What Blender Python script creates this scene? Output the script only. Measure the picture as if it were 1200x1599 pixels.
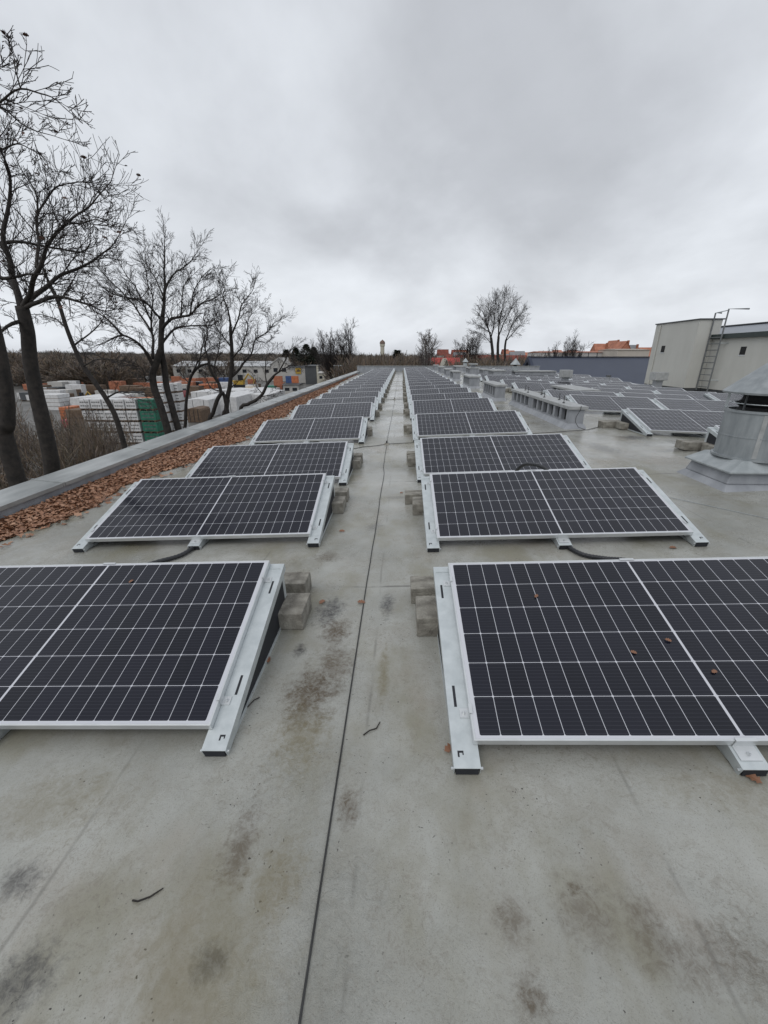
import bpy, math, random
from mathutils import Vector, Matrix, noise as mnoise
R = math.radians
for o in list(bpy.data.objects):
    bpy.data.objects.remove(o)
scene = bpy.context.scene
col = scene.collection

# ---------------------------------------------------------------- camera
CAM_H, PITCH, YAW, FPX = 1.5586, 0.3624, 0.0404, 644.9
cam_d = bpy.data.cameras.new('camera'); cam = bpy.data.objects.new('camera', cam_d); col.objects.link(cam)
cam.location = (0, 0, CAM_H); cam.rotation_euler = (math.pi / 2 - PITCH, 0, YAW)
cam_d.sensor_fit = 'HORIZONTAL'; cam_d.sensor_width = 36; cam_d.lens = FPX / 1200 * 36
cam_d.clip_start = 0.05; cam_d.clip_end = 6000
scene.camera = cam
scene.render.resolution_x = 768; scene.render.resolution_y = 1024
scene.view_settings.view_transform = 'Standard'; scene.view_settings.look = 'None'
scene.view_settings.exposure = 0.0; scene.view_settings.gamma = 1.0

# ---------------------------------------------------------------- sky and sun (overcast)
SUN_EL, SUN_AZ = R(50), R(-150)          # azimuth measured from +Y towards +X
world = bpy.data.worlds.new('World'); scene.world = world; world.use_nodes = True
wn, wl = world.node_tree.nodes, world.node_tree.links
wn.clear()
def N(nodes, t, **kw):
    n = nodes.new(t)
    for k, v in kw.items():
        if k.startswith('i_'):
            n.inputs[k[2:]].default_value = v
        else:
            setattr(n, k, v)
    return n
w_out = N(wn, 'ShaderNodeOutputWorld')
sky = N(wn, 'ShaderNodeTexSky', sky_type='NISHITA', sun_disc=False)
sky.sun_elevation = SUN_EL; sky.sun_rotation = SUN_AZ; sky.air_density = 1.5; sky.dust_density = 4
bg_sky = N(wn, 'ShaderNodeBackground'); bg_sky.inputs[1].default_value = 0.08
wl.new(sky.outputs[0], bg_sky.inputs[0])
tc = N(wn, 'ShaderNodeTexCoord')
sep = N(wn, 'ShaderNodeSeparateXYZ'); wl.new(tc.outputs['Generated'], sep.inputs[0])
def wmath(op, a, b=None, clamp=False):
    m = N(wn, 'ShaderNodeMath', operation=op, use_clamp=clamp)
    for i, v in enumerate((a, b)):
        if v is None: continue
        if isinstance(v, (int, float)): m.inputs[i].default_value = v
        else: wl.new(v, m.inputs[i])
    return m.outputs[0]
zc = wmath('ADD', wmath('MAXIMUM', sep.outputs[2], 0.0), 0.42)
px_ = wmath('DIVIDE', sep.outputs[0], zc); py_ = wmath('DIVIDE', sep.outputs[1], zc)
comb = N(wn, 'ShaderNodeCombineXYZ'); wl.new(px_, comb.inputs[0]); wl.new(py_, comb.inputs[1])
wmap = N(wn, 'ShaderNodeMapping'); wl.new(comb.outputs[0], wmap.inputs[0])
wmap.inputs['Location'].default_value = (2.2, 6.1, 0.0); wmap.inputs['Rotation'].default_value = (0, 0, R(35))
wmap.inputs['Scale'].default_value = (1.35, 1.35, 1)
n1 = N(wn, 'ShaderNodeTexNoise'); n1.inputs['Scale'].default_value = 1.0; n1.inputs['Detail'].default_value = 6; n1.inputs['Roughness'].default_value = 0.5
n1.inputs['Distortion'].default_value = 0.3
wl.new(wmap.outputs[0], n1.inputs['Vector'])
cr = N(wn, 'ShaderNodeValToRGB'); wl.new(n1.outputs[0], cr.inputs[0])
e = cr.color_ramp.elements
e[0].position = 0.36; e[0].color = (0.50, 0.52, 0.557, 1)
e[1].position = 0.63; e[1].color = (0.72, 0.752, 0.798, 1)
m_ = cr.color_ramp.elements.new(0.5); m_.color = (0.625, 0.652, 0.695, 1)
n2w = N(wn, 'ShaderNodeTexNoise'); n2w.inputs['Scale'].default_value = 3.4; n2w.inputs['Detail'].default_value = 7; n2w.inputs['Roughness'].default_value = 0.55
wl.new(wmap.outputs[0], n2w.inputs['Vector'])
fine_ = wmath('ADD', wmath('MULTIPLY', wmath('SUBTRACT', n2w.outputs[0], 0.5), 0.26), 1.0)
low_ = wmath('ADD', wmath('MULTIPLY', wmath('SUBTRACT', 1.0, wmath('MULTIPLY', wmath('MAXIMUM', sep.outputs[2], 0.0), 4.0), True), 0.06), 1.0)
sclw = N(wn, 'ShaderNodeVectorMath', operation='SCALE'); wl.new(cr.outputs[0], sclw.inputs[0]); wl.new(wmath('MULTIPLY', fine_, low_), sclw.inputs['Scale'])
bg_c = N(wn, 'ShaderNodeBackground'); wl.new(sclw.outputs[0], bg_c.inputs[0]); bg_c.inputs[1].default_value = 1.13
mixw = N(wn, 'ShaderNodeMixShader'); mixw.inputs[0].default_value = 0.94
wl.new(bg_sky.outputs[0], mixw.inputs[1]); wl.new(bg_c.outputs[0], mixw.inputs[2]); wl.new(mixw.outputs[0], w_out.inputs[0])

sun_d = bpy.data.lights.new('sun', 'SUN'); sun = bpy.data.objects.new('sun', sun_d); col.objects.link(sun)
sun_d.energy = 0.8; sun_d.angle = R(40); sun_d.color = (1, 0.97, 0.93)
sd = Vector((math.sin(SUN_AZ) * math.cos(SUN_EL), math.cos(SUN_AZ) * math.cos(SUN_EL), math.sin(SUN_EL)))
sun.rotation_euler = sd.to_track_quat('Z', 'Y').to_euler()

# ---------------------------------------------------------------- geometry of the place
XR, S1, S2 = 4.5, 0.0425, -0.035          # ridge line, slope towards the left gutter, slope towards the right eave
XL, XE, YF = -4.40, 14.3, 46.0            # gutter edge, right eave, far parapet
GZ = -5.5                                 # yard level
def roof(x):
    return S1 * x if x < XR else S1 * XR + S2 * (x - XR)
def ray(px, py):
    a = (px - 600) / FPX; b = -(py - 799.5) / FPX
    y = math.cos(PITCH) + b * math.sin(PITCH); z = b * math.cos(PITCH) - math.sin(PITCH)
    c, s = math.cos(YAW), math.sin(YAW)
    return Vector((a * c - y * s, a * s + y * c, z))
def P(px, py, Y):                          # the point of that sight line at distance Y
    d = ray(px, py); t = Y / d.y
    return Vector((d.x * t, Y, CAM_H + d.z * t))
def G(px, py, z=GZ):                       # the point of that sight line on level z
    d = ray(px, py); t = (z - CAM_H) / d.z
    return Vector((d.x * t, d.y * t, z))

# ---------------------------------------------------------------- helpers
class MB:
    def __init__(s): s.v = []; s.f = []; s.m = []; s.mi = 0
    def add(s, vs, fs):
        b = len(s.v); s.v += [tuple(v) for v in vs]
        s.f += [tuple(i + b for i in f) for f in fs]; s.m += [s.mi] * len(fs)
    def box(s, x0, x1, y0, y1, z0, z1, M=None):
        vs = [Vector((x, y, z)) for z in (z0, z1) for y in (y0, y1) for x in (x0, x1)]
        if M: vs = [M @ v for v in vs]
        s.add(vs, [(0, 2, 3, 1), (4, 5, 7, 6), (0, 1, 5, 4), (2, 6, 7, 3), (0, 4, 6, 2), (1, 3, 7, 5)])
    def frustum(s, r0, z0, r1, z1, caps=True):   # rects (x0,x1,y0,y1)
        vs = []
        for (x0, x1, y0, y1), z in ((r0, z0), (r1, z1)):
            vs += [(x0, y0, z), (x1, y0, z), (x1, y1, z), (x0, y1, z)]
        fs = [(0, 1, 5, 4), (1, 2, 6, 5), (2, 3, 7, 6), (3, 0, 4, 7)]
        if caps: fs += [(3, 2, 1, 0), (4, 5, 6, 7)]
        s.add(vs, fs)
    def prism(s, poly, a, b):                    # list of 3d points, extruded along vector b-a
        n = len(poly); d = Vector(b) - Vector(a)
        vs = [Vector(p) for p in poly] + [Vector(p) + d for p in poly]
        fs = [tuple(range(n))[::-1], tuple(range(n, 2 * n))] + [(i, (i + 1) % n, n + (i + 1) % n, n + i) for i in range(n)]
        s.add(vs, fs)
    def lathe(s, cx, cy, prof, n=32, closed=True):
        vs = []; fs = []
        for r, z in prof:
            for i in range(n):
                a = 2 * math.pi * i / n; vs.append((cx + r * math.cos(a), cy + r * math.sin(a), z))
        for k in range(len(prof) - 1):
            for i in range(n):
                j = (i + 1) % n
                fs.append((k * n + i, k * n + j, (k + 1) * n + j, (k + 1) * n + i))
        if closed:
            fs.append(tuple(range(n))[::-1]); fs.append(tuple(range((len(prof) - 1) * n, len(prof) * n)))
        s.add(vs, fs)
    def tube(s, pts, rad, n=6, cap=True):
        pts = [Vector(p) for p in pts]; k = len(pts)
        if not isinstance(rad, (list, tuple)): rad = [rad] * k
        vs = []; fs = []; u = None
        for i in range(k):
            t = pts[min(i + 1, k - 1)] - pts[max(i - 1, 0)]
            if t.length < 1e-9: t = Vector((0, 0, 1))
            t.normalize()
            if u is None:
                u = t.orthogonal().normalized()
            else:
                u = u - t * u.dot(t)
                u = u.normalized() if u.length > 1e-6 else t.orthogonal().normalized()
            w = t.cross(u)
            for j in range(n):
                a = 2 * math.pi * j / n
                vs.append(pts[i] + (u * math.cos(a) + w * math.sin(a)) * rad[i])
        for i in range(k - 1):
            for j in range(n):
                jj = (j + 1) % n
                fs.append((i * n + j, i * n + jj, (i + 1) * n + jj, (i + 1) * n + j))
        if cap and n > 2:
            fs.append(tuple(range(n))[::-1]); fs.append(tuple(range((k - 1) * n, k * n)))
        s.add(vs, fs)
    def build(s, name, mats, parent=None, smooth=False, bevel=0):
        me = bpy.data.meshes.new(name); me.from_pydata(s.v, [], s.f)
        if not isinstance(mats, (list, tuple)): mats = [mats]
        for m in mats: me.materials.append(m)
        if len(mats) > 1: me.polygons.foreach_set('material_index', s.m)
        if smooth: me.polygons.foreach_set('use_smooth', [True] * len(me.polygons))
        me.update()
        o = bpy.data.objects.new(name, me); col.objects.link(o)
        if parent: o.parent = parent
        if bevel:
            b = o.modifiers.new('bevel', 'BEVEL'); b.width = bevel; b.segments = 2; b.limit_method = 'ANGLE'
        return o
def tag(o, label=None, cat=None, group=None, kind=None):
    if label: o['label'] = label
    if cat: o['category'] = cat
    if group: o['group'] = group
    if kind: o['kind'] = kind
    return o
def thing(name, label, cat, loc=(0, 0, 0), group=None, rot=(0, 0, 0)):
    o = bpy.data.objects.new(name, None); col.objects.link(o); o.location = loc; o.rotation_euler = rot
    o.empty_display_size = 0.2
    return tag(o, label, cat, group)
def copy_tree(o, parent=None, skip=()):
    c = o.copy(); col.objects.link(c)
    if parent: c.parent = parent
    for ch in kids.get(o.name, []):
        if ch.name.split('.')[0] not in skip: copy_tree(ch, c, skip)
    return c
kids = {}
def reg(o):
    for ch in o.children:
        kids.setdefault(o.name, []).append(ch); reg(ch)
ORD = ['first', 'second', 'third', 'fourth', 'fifth', 'sixth', 'seventh', 'eighth', 'ninth', 'tenth', 'eleventh', 'twelfth', 'thirteenth',
       'fourteenth', 'fifteenth', 'sixteenth', 'seventeenth', 'eighteenth', 'nineteenth', 'twentieth', 'twenty-first', 'twenty-second', 'twenty-third', 'twenty-fourth']

# ---------------------------------------------------------------- materials
def mat(name, color, rough=0.6, metal=0.0, var=0.15, scale=6.0, bump=0.0, bscale=60.0, color2=None, spec=0.5, coord='Object', detail=5, ramp=(0.35, 0.65)):
    m = bpy.data.materials.new(name); m.use_nodes = True
    n, l = m.node_tree.nodes, m.node_tree.links
    b = n['Principled BSDF']; b.inputs['Roughness'].default_value = rough; b.inputs['Metallic'].default_value = metal
    b.inputs['Specular IOR Level'].default_value = spec
    t = n.new('ShaderNodeTexCoord')
    nz = n.new('ShaderNodeTexNoise'); nz.inputs['Scale'].default_value = scale; nz.inputs['Detail'].default_value = detail; nz.inputs['Roughness'].default_value = 0.6
    l.new(t.outputs[coord], nz.inputs['Vector'])
    r = n.new('ShaderNodeValToRGB'); l.new(nz.outputs[0], r.inputs[0])
    c2 = color2 or tuple(min(1, c * (1 + var)) for c in color); c1 = tuple(c * (1 - var) for c in color) if color2 is None else color
    r.color_ramp.elements[0].position, r.color_ramp.elements[1].position = ramp
    r.color_ramp.elements[0].color = (*c1, 1); r.color_ramp.elements[1].color = (*c2, 1)
    l.new(r.outputs[0], b.inputs['Base Color'])
    if bump:
        n2 = n.new('ShaderNodeTexNoise'); n2.inputs['Scale'].default_value = bscale; n2.inputs['Detail'].default_value = 4
        l.new(t.outputs[coord], n2.inputs['Vector'])
        bp = n.new('ShaderNodeBump'); bp.inputs['Strength'].default_value = bump; bp.inputs['Distance'].default_value = 0.01
        l.new(n2.outputs[0], bp.inputs['Height']); l.new(bp.outputs[0], b.inputs['Normal'])
    return m
M_frame = mat('anodised_aluminium', (0.62, 0.64, 0.65), 0.38, 0.55, 0.06, 8)
M_rail = mat('galvanised_steel', (0.50, 0.54, 0.55), 0.42, 0.45, 0.12, 14, color2=(0.60, 0.64, 0.65))
M_steel = mat('bright_steel', (0.6, 0.62, 0.63), 0.3, 0.8, 0.08, 20)
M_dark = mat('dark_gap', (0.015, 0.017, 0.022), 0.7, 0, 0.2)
M_conc = mat('weathered_concrete', (0.13, 0.12, 0.102), 0.88, 0, 0, 9, 0.9, 70, color2=(0.33, 0.315, 0.275))
M_cable = mat('black_conduit', (0.02, 0.022, 0.026), 0.45, 0, 0.2)
M_wire = mat('shade_dark_wire', (0.035, 0.035, 0.035), 0.55, 0.2, 0.3)  # galvanised grey wire made near black, its shadow put into the colour
M_paint = mat('grey_silver_paint', (0.225, 0.238, 0.26), 0.45, 0.0, 0, 3.5, 0.25, 50, color2=(0.335, 0.35, 0.375))
M_slab = mat('chimney_slab', (0.29, 0.30, 0.30), 0.55, 0.0, 0, 7, 0.3, 40, color2=(0.40, 0.41, 0.41))
M_zinc = mat('dull_zinc', (0.30, 0.33, 0.34), 0.48, 0.25, 0, 4, 0.1, 30, color2=(0.41, 0.44, 0.45))
M_vent = mat('dull_vent_zinc', (0.22, 0.243, 0.255), 0.5, 0.2, 0, 4, 0.1, 30, color2=(0.33, 0.355, 0.368))
M_darkfill = mat('dark_opening', (0.012, 0.012, 0.013), 0.8, 0, 0.3)  # near black, the shade inside the vent slots is in this colour
M_coping = mat('coping_sheet', (0.20, 0.215, 0.215), 0.36, 0.15, 0, 1.6, 0.2, 9, color2=(0.42, 0.435, 0.43))
M_render = mat('beige_render', (0.475, 0.475, 0.445), 0.85, 0, 0, 1.6, 0.15, 60, color2=(0.515, 0.515, 0.485))
def streak(m, sc):
    n, l = m.node_tree.nodes, m.node_tree.links; nz = [x for x in n if x.type == 'TEX_NOISE'][0]; src = nz.inputs['Vector'].links[0].from_socket
    mp = n.new('ShaderNodeMapping'); mp.inputs['Scale'].default_value = sc; l.new(src, mp.inputs[0]); l.new(mp.outputs[0], nz.inputs['Vector'])
streak(M_render, (1.2, 1.2, 0.45)); streak(M_paint, (1.3, 1.3, 0.5)); streak(M_zinc, (2.0, 2.0, 0.6)); streak(M_vent, (2.0, 2.0, 0.6)); streak(M_coping, (2.2, 0.5, 1))
M_bark = mat('wet_bark', (0.012, 0.010, 0.009), 0.8, 0, 0, 8, 0.8, 30, color2=(0.034, 0.028, 0.024))
M_twig = mat('twig', (0.024, 0.019, 0.018), 0.8, 0, 0.3)
M_birch = mat('birch_bark', (0.30, 0.28, 0.26), 0.8, 0, 0, 6, color2=(0.5, 0.48, 0.45))
M_white = mat('white_wrap', (0.50, 0.50, 0.50), 0.45, 0, 0, 2.5, 0.3, 8, color2=(0.66, 0.66, 0.66))
M_print = mat('label_print', (0.12, 0.12, 0.12), 0.7, 0, 0.2)
M_greenp = mat('green_wrap', (0.02, 0.13, 0.085), 0.45, 0, 0.3, 3)
M_red = mat('red_paint', (0.26, 0.045, 0.05), 0.5, 0, 0.25, 3)
M_brick = mat('brick_stack', (0.26, 0.09, 0.05), 0.85, 0, 0, 3, color2=(0.40, 0.16, 0.09))
M_brown = mat('brown_timber', (0.09, 0.06, 0.04), 0.85, 0, 0, 4, color2=(0.16, 0.11, 0.075))
M_yellow = mat('yellow_paint', (0.45, 0.29, 0.04), 0.5, 0, 0.2, 3)
M_blue = mat('blue_paint', (0.03, 0.07, 0.19), 0.45, 0, 0.2, 3)
M_orange = mat('orange_paint', (0.42, 0.13, 0.05), 0.6, 0, 0.25, 3)
M_wallpale = mat('pale_wall', (0.42, 0.41, 0.39), 0.85, 0, 0.12, 0.3)
M_walldark = mat('dark_cladding', (0.06, 0.065, 0.07), 0.6, 0, 0.2, 0.3)
M_navyroof = mat('slate_blue_roof', (0.052, 0.062, 0.090), 0.5, 0.0, 0.07, 0.25)
M_navy = mat('navy_verge', (0.012, 0.02, 0.045), 0.5, 0, 0.1)
M_redroof = mat('red_tiles', (0.34, 0.055, 0.045), 0.75, 0, 0.2, 0.8)
M_oldroof = mat('old_red_tiles', (0.17, 0.045, 0.03), 0.8, 0, 0.3, 0.6)
M_orroof = mat('orange_tiles', (0.30, 0.12, 0.075), 0.8, 0, 0, 0.5, color2=(0.48, 0.20, 0.125))
M_cream = mat('cream_wall', (0.46, 0.44, 0.37), 0.85, 0, 0.1, 0.4)
M_glass = mat('window_glass', (0.02, 0.023, 0.028), 0.1, 0, 0.2)
M_car = mat('dark_car_paint', (0.025, 0.028, 0.034), 0.25, 0, 0.2)

# roof membrane ---------------------------------------------------------
def roof_material():
    m = bpy.data.materials.new('roof_membrane'); m.use_nodes = True
    n, l = m.node_tree.nodes, m.node_tree.links
    b = n['Principled BSDF']
    t = n.new('ShaderNodeTexCoord'); O = t.outputs['Object']
    def noise(scale, detail=5, rough=0.6, sc=None, dist=0):
        x = n.new('ShaderNodeTexNoise'); x.inputs['Scale'].default_value = scale; x.inputs['Detail'].default_value = detail
        x.inputs['Roughness'].default_value = rough; x.inputs['Distortion'].default_value = dist
        if sc:
            mp = n.new('ShaderNodeMapping'); mp.inputs['Scale'].default_value = sc; l.new(O, mp.inputs[0]); l.new(mp.outputs[0], x.inputs['Vector'])
        else:
            l.new(O, x.inputs['Vector'])
        return x.outputs[0]
    def mth(op, a, c=None, clamp=False):
        x = n.new('ShaderNodeMath'); x.operation = op; x.use_clamp = clamp
        for i, v in enumerate((a, c)):
            if v is None: continue
            if isinstance(v, (int, float)): x.inputs[i].default_value = v
            else: l.new(v, x.inputs[i])
        return x.outputs[0]
    def rng(v, a, c, d=0.0, e=1.0):
        x = n.new('ShaderNodeMapRange'); x.interpolation_type = 'SMOOTHSTEP'
        l.new(v, x.inputs[0]); x.inputs[1].default_value = a; x.inputs[2].default_value = c; x.inputs[3].default_value = d; x.inputs[4].default_value = e
        return x.outputs[0]
    def mix(f, a, c, blend='MIX'):
        x = n.new('ShaderNodeMix'); x.data_type = 'RGBA'; x.blend_type = blend
        if isinstance(f, (int, float)): x.inputs[0].default_value = f
        else: l.new(f, x.inputs[0])
        for i, v in ((6, a), (7, c)):
            if isinstance(v, tuple): x.inputs[i].default_value = (*v, 1)
            else: l.new(v, x.inputs[i])
        return x.outputs[2]
    big = noise(0.9, 6, 0.62); mid = noise(4.5, 6, 0.65, None, 0.4); fine = noise(60, 4, 0.7); grit = noise(210, 3, 0.7)
    c = mix(rng(big, 0.36, 0.66), (0.285, 0.289, 0.264), (0.395, 0.398, 0.368))
    c = mix(rng(mid, 0.40, 0.70, 0, 0.55), c, (0.26, 0.25, 0.21))
    c = mix(rng(grit, 0.54, 0.72, 0, 0.6), c, (0.15, 0.145, 0.125))
    c = mix(rng(fine, 0.58, 0.75, 0, 0.30), c, (0.45, 0.455, 0.445))
    # moss-green tint in broad patches
    gm = noise(1.7, 5, 0.6, (1, 0.6, 1))
    c = mix(rng(gm, 0.46, 0.66, 0, 0.65), c, (0.195, 0.180, 0.115))
    # dirt in the wrinkles of the coating
    wr = noise(34, 6, 0.72, None, 1.1); wrm = rng(wr, 0.50, 0.64)
    wr2 = noise(120, 4, 0.7, None, 0.6); wrm2 = rng(wr2, 0.52, 0.66)
    patch = rng(noise(2.3, 5, 0.65), 0.36, 0.66, 0.25, 1.0)
    c = mix(mth('MULTIPLY', mth('MULTIPLY', wrm, patch), 0.42), c, (0.175, 0.155, 0.125))
    c = mix(mth('MULTIPLY', mth('MULTIPLY', wrm2, patch), 0.38), c, (0.17, 0.155, 0.13))
    c = mix(rng(noise(1.15, 5, 0.6, (1.2, 0.8, 1)), 0.52, 0.70, 0, 0.35), c, (0.30, 0.255, 0.205))
    # sparse dark specks
    sp = noise(85, 1, 0.3)
    spm = noise(3.1, 3)
    c = mix(mth('MULTIPLY', rng(sp, 0.735, 0.77), rng(spm, 0.42, 0.62)), c, (0.05, 0.045, 0.038))
    # stains with places of their own
    stains = [(-0.45, 2.30, .10, .17, .85, 0), (-0.38, 2.08, .09, .14, .7, 1), (-0.07, 2.36, .05, .14, .8, 0), (-0.56, 1.92, .04, .06, .8, 0), (-0.42, 1.60, .13, .22, .85, 1),
              (-0.34, 1.78, .10, .2, .6, 1), (-0.42, 1.33, .13, .2, .45, 2), (-0.17, 1.04, .045, .08, .9, 1), (-0.07, 1.72, .03, .22, .5, 2), (-0.53, 0.90, .06, .13, .75, 1),
              (-0.51, 0.61, .055, .05, .9, 0), (-1.23, 0.79, .09, .06, .8, 0), (-1.01, 0.56, .10, .09, .9, 0), (-0.37, 0.80, .10, .14, .6, 2), (0.55, 0.80, .03, .03, .9, 1), (0.58, 0.74, .10, .10, .55, 1),
              (0.34, 0.71, .06, .07, .65, 1), (0.36, 0.56, .05, .05, .9, 1), (0.88, 0.65, .15, .08, .6, 1), (0.72, 0.70, .08, .10, .6, 1), (-1.30, 1.05, .25, .15, .45, 2), (-0.55, 0.62, .25, .2, .45, 2),
              (-0.25, 3.7, .1, .12, .4, 0), (1.3, 1.12, .4, .1, .35, 2), (3.3, 6.8, .2, .5, .6, 0), (4.2, 7.6, .3, .25, .7, 0), (4.4, 6.5, .5, .15, .5, 0), (-3.0, 4.6, .5, .5, .5, 2), (-0.6, 3.1, .12, .12, .5, 1), (0.0, 4.6, .2, .06, .4, 0)]
    cols = [(0.060, 0.058, 0.056), (0.085, 0.062, 0.036), (0.165, 0.140, 0.075)]
    rag = mth('ADD', mth('MULTIPLY', mth('SUBTRACT', noise(9, 6, 0.78, None, 0.8), 0.5), 2.2), mth('MULTIPLY', mth('SUBTRACT', noise(38, 4, 0.7), 0.5), 1.6))
    spk = rng(wr, 0.38, 0.58, 0.55, 1.0)
    for k in range(3):
        acc = None
        for x, y, rx, ry, s, kk in stains:
            if kk != k: continue
            mp = n.new('ShaderNodeMapping'); mp.vector_type = 'TEXTURE'
            mp.inputs['Location'].default_value = (x, y, 0); mp.inputs['Scale'].default_value = (rx, ry, 1000)
            l.new(O, mp.inputs[0])
            ln = n.new('ShaderNodeVectorMath'); ln.operation = 'LENGTH'; l.new(mp.outputs[0], ln.inputs[0])
            v = rng(mth('ADD', ln.outputs[1], rag), 0.10, 1.30, min(1.0, s * (1.4 if y > 1.2 else 0.95)), 0.0)
            acc = v if acc is None else mth('MAXIMUM', acc, v)
        c = mix(mth('MULTIPLY', acc, spk), c, cols[k])
    # laps of the sheets: long ones every metre, cross ones further apart
    sx = n.new('ShaderNodeSeparateXYZ'); l.new(O, sx.inputs[0])
    wob = mth('MULTIPLY', mth('SUBTRACT', noise(1.3, 2), 0.5), 0.05)
    def lap(coord, pitch, off, w):
        a = mth('ADD', mth('ADD', coord, off), wob)
        f_ = mth('ABSOLUTE', mth('SUBTRACT', mth('FRACT', mth('DIVIDE', a, pitch)), 0.5))
        return rng(f_, 0.0, w / pitch, 1, 0), mth('FRACT', mth('DIVIDE', a, pitch))
    l1, s1 = lap(sx.outputs[0], 1.0, 0.63, 0.012)
    l2, s2 = lap(sx.outputs[1], 2.65, 1.375, 0.02)
    brk = rng(noise(2.4, 3), 0.42, 0.6)
    c = mix(mth('MULTIPLY', mth('MULTIPLY', l1, brk), 0.45), c, (0.12, 0.115, 0.10))
    c = mix(mth('MULTIPLY', mth('MULTIPLY', l2, brk), 0.8), c, (0.09, 0.085, 0.075))
    # wet parts: dark and glossy, more of them further back
    wetn = noise(0.7, 4, 0.55)
    l.new(c, b.inputs['Base Color'])
    rr = rng(wetn, 0.32, 0.54, 0.42, 0.11)
    l.new(mth('ADD', rr, mth('MULTIPLY', mth('SUBTRACT', fine, 0.5), 0.25)), b.inputs['Roughness'])
    b.inputs['Specular IOR Level'].default_value = 0.5
    hgt = mth('SUBTRACT', mth('MULTIPLY', fine, 0.9), mth('MULTIPLY', wr, 1.6))
    hgt = mth('SUBTRACT', hgt, mth('MULTIPLY', wr2, 0.6))
    bp = n.new('ShaderNodeBump'); bp.inputs['Strength'].default_value = 0.42; bp.inputs['Distance'].default_value = 0.008
    l.new(hgt, bp.inputs['Height']); l.new(rng(wetn, 0.32, 0.54, 0.85, 0.18), bp.inputs['Strength'])
    bp2 = n.new('ShaderNodeBump'); bp2.inputs['Strength'].default_value = 0.25; bp2.inputs['Distance'].default_value = 0.03
    l.new(noise(3.2, 4, 0.55), bp2.inputs['Height']); l.new(bp.outputs[0], bp2.inputs['Normal'])
    l.new(bp2.outputs[0], b.inputs['Normal'])
    return m
M_roof = roof_material()

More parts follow.
